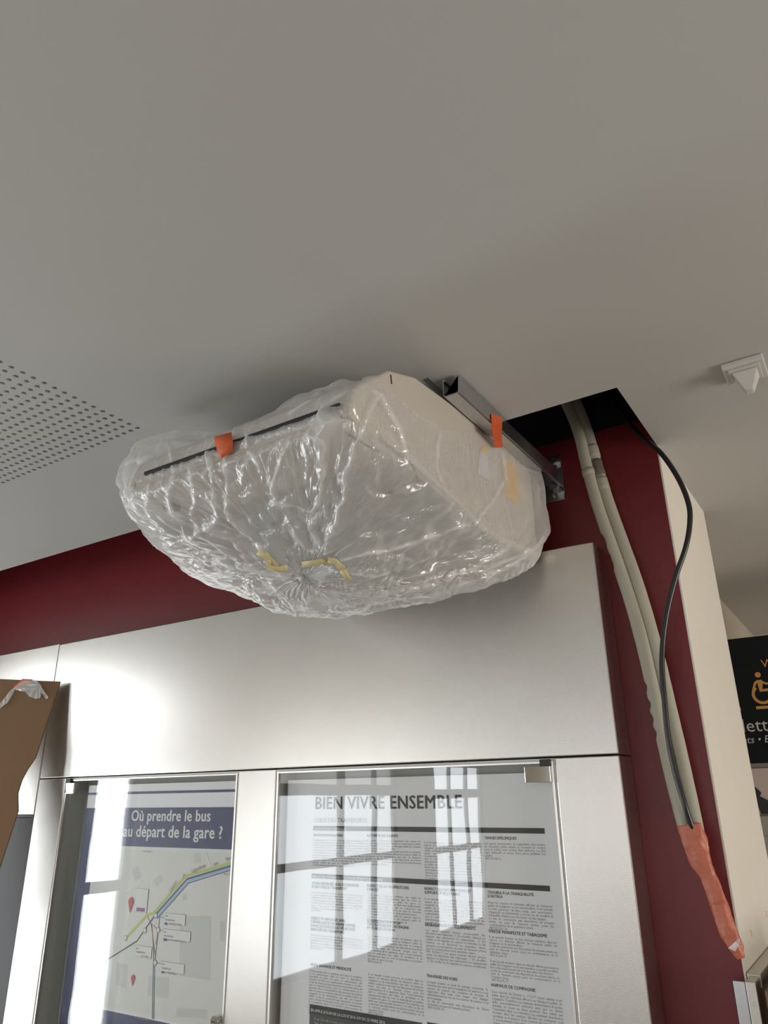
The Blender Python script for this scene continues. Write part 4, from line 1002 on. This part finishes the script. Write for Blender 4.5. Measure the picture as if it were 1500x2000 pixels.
# band of fine pleats along the lowest edge
bd = np.clip((py_ - (1128 - .10 * np.abs(px_ - 640) * (px_ > 640))) / 14, 0, 1) * front * (px_ > 480)
pp = np.abs((((px_ + .35 * py_ + 26 * noise3(X, .05, 41) + 8 * noise3(X, .015, 42)) / 17) % 1) - .5) * 2
bd *= np.clip(noise3(X, .05, 43) * 1.5 + .6, 0, 1)
H += bd * .0030 * pp; crease = np.maximum(crease, bd * (.18 + .4 * pp ** 4))
H *= np.clip(VV / .02, 0, 1)
crease = crease - .16 * np.clip((.3 - free) / .2, 0, 1)          # clearer where the film lies flat on the metal
X = X + NN * H[..., None]
X[:, :, 1] = np.minimum(X[:, :, 1], 1.6955); X[:, :, 2] = np.minimum(X[:, :, 2], HC - .002)
Xw = np.vstack([X.reshape(-1, 3), X[:, -1].mean(0)[None]]) + np.array([0, 0, EYE])
idx = np.arange(NT2 * NR2).reshape(NT2, NR2); nxt = np.roll(idx, -1, 0)
fq = np.stack([idx[:, :-1], nxt[:, :-1], nxt[:, 1:], idx[:, 1:]], -1).reshape(-1)
ci = NT2 * NR2; ft = np.stack([idx[:, -1], nxt[:, -1], np.full(NT2, ci)], -1).reshape(-1)
lv = np.concatenate([fq, ft]); nq, nt_ = len(fq) // 4, NT2
me = bpy.data.meshes.new('plastic_cover'); me.vertices.add(len(Xw)); me.vertices.foreach_set('co', Xw.astype(np.float32).ravel())
me.loops.add(len(lv)); me.loops.foreach_set('vertex_index', lv.astype(np.int32))
me.polygons.add(nq + nt_); me.polygons.foreach_set('loop_start', np.concatenate([np.arange(nq) * 4, nq * 4 + np.arange(nt_) * 3]).astype(np.int32))
me.update(calc_edges=True); me.validate()
at_ = me.attributes.new('crease', 'FLOAT', 'POINT'); at_.data.foreach_set('value', np.r_[crease.ravel(), .5].astype(np.float32))
at_ = me.attributes.new('away_from_knot', 'FLOAT', 'POINT'); at_.data.foreach_set('value', np.r_[(1 - np.exp(-(d_pole / .085) ** 2)).ravel(), 0].astype(np.float32))
uvl = me.uv_layers.new(name='sheet'); vv_ = np.r_[(VV * .75).ravel(), .75]; uu_ = np.r_[(UU * 2.7).ravel(), 1.3]
uv_ = np.stack([uu_[lv], vv_[lv]], -1); col_ = np.concatenate([np.tile([0, 1, 1, 0], nq), np.tile([0, 1, 0], nt_)]).astype(bool)
uv_[:, 0] = np.where(col_ & (uv_[:, 0] == 0), 2.7, uv_[:, 0])
uvl.data.foreach_set('uv', uv_.astype(np.float32).ravel())
me.polygons.foreach_set('use_smooth', np.ones(nq + nt_, dtype=bool))
cover = setorg(link('plastic_cover', me, M['film']))
tag(cover, 'crumpled translucent plastic bag wrapped under the ceiling unit', 'plastic cover')
GRID = X.copy()
def film_point(px, py, off):
    """point of the cover surface seen towards a direction, lifted off it towards the room"""
    d = ray(px, py); P_ = GRID.reshape(-1, 3); t = P_ @ d; dist = np.linalg.norm(P_ - t[:, None] * d, axis=1)
    c = np.where(dist < .012)[0]
    if len(c) == 0: c = np.array([dist.argmin()])
    k = t[c].min(); return Vector(d * (k - off)) + Vector((0, 0, EYE))
def strip(name, rows, m_, lab, cat='tape', off=.004, par=None):
    bm = bmesh.new(); g_ = [[bm.verts.new(film_point(x, y, off)) for x, y in r] for r in rows]
    for i in range(len(g_) - 1):
        for j in range(len(g_[0]) - 1): bm.faces.new((g_[i][j], g_[i][j + 1], g_[i + 1][j + 1], g_[i + 1][j]))
    o = fin(name, bm, m_, par, True); md = o.modifiers.new('solid', 'SOLIDIFY'); md.thickness = .0008
    if par is None: setorg(o); tag(o, lab, cat)
    return o
strip('tape_strip', [[(419, 853), (436, 849), (452, 844)], [(421, 868), (437, 865), (455, 861)], [(425, 882), (439, 880), (454, 878)], [(429, 897), (438, 892), (450, 884)]], M['tape'], 'orange tape strip holding the plastic at the front slot')
# tape on the rail
bm = bmesh.new()
tpx = [((959, 808), (980, 815)), ((960, 828), (980, 834)), ((961, 842), (979, 848)), ((964, 858), (980, 862)), ((966, 874), (982, 874))]
xs3 = [-.5905, -.5905, -.5905, -.606, -.616]
gg = [[bm.verts.new(atx(x, y, X_)) for x, y in r] for r, X_ in zip(tpx, xs3)]
for i in range(len(gg) - 1): bm.faces.new((gg[i][0], gg[i][1], gg[i + 1][1], gg[i + 1][0]))
o = fin('tape_strip', bm, M['tape'], None); md = o.modifiers.new('solid', 'SOLIDIFY'); md.thickness = .0008; setorg(o); tag(o, 'orange tape strip tying the plastic to the metal rail', 'tape')
# yellow tape bunched inside the gather
bm = bmesh.new(); random.seed(12)
def inner(px, py, off): return film_point(px, py, -off)
for q in (((503, 1078), (515, 1084), (528, 1094), (540, 1108)), ((524, 1092), (526, 1108), (545, 1112), (562, 1108)), ((590, 1103), (610, 1100), (628, 1096), (640, 1100)), ((640, 1094), (655, 1096), (664, 1106), (672, 1112)), ((668, 1112), (676, 1124), (682, 1134))):
    wv = 5.5; rows = []
    for i, (x, y) in enumerate(q):
        x2, y2 = q[min(i + 1, len(q) - 1)]; x1, y1 = q[max(i - 1, 0)]; l = math.hypot(x2 - x1, y2 - y1); nx_, ny_ = -(y2 - y1) / l, (x2 - x1) / l
        rows.append([bm.verts.new(inner(x + nx_ * s * wv, y + ny_ * s * wv, .006 + random.uniform(0, .005))) for s in (-1, 0, 1)])
    for i in range(len(rows) - 1):
        for j in range(2): bm.faces.new((rows[i][j], rows[i][j + 1], rows[i + 1][j + 1], rows[i + 1][j]))
o = fin('gather_tape', bm, M['ytape'], cover, True); md = o.modifiers.new('solid', 'SOLIDIFY'); md.thickness = .0006; o['label'] = 'pale yellow tape tying the bunched bottom of the bag'
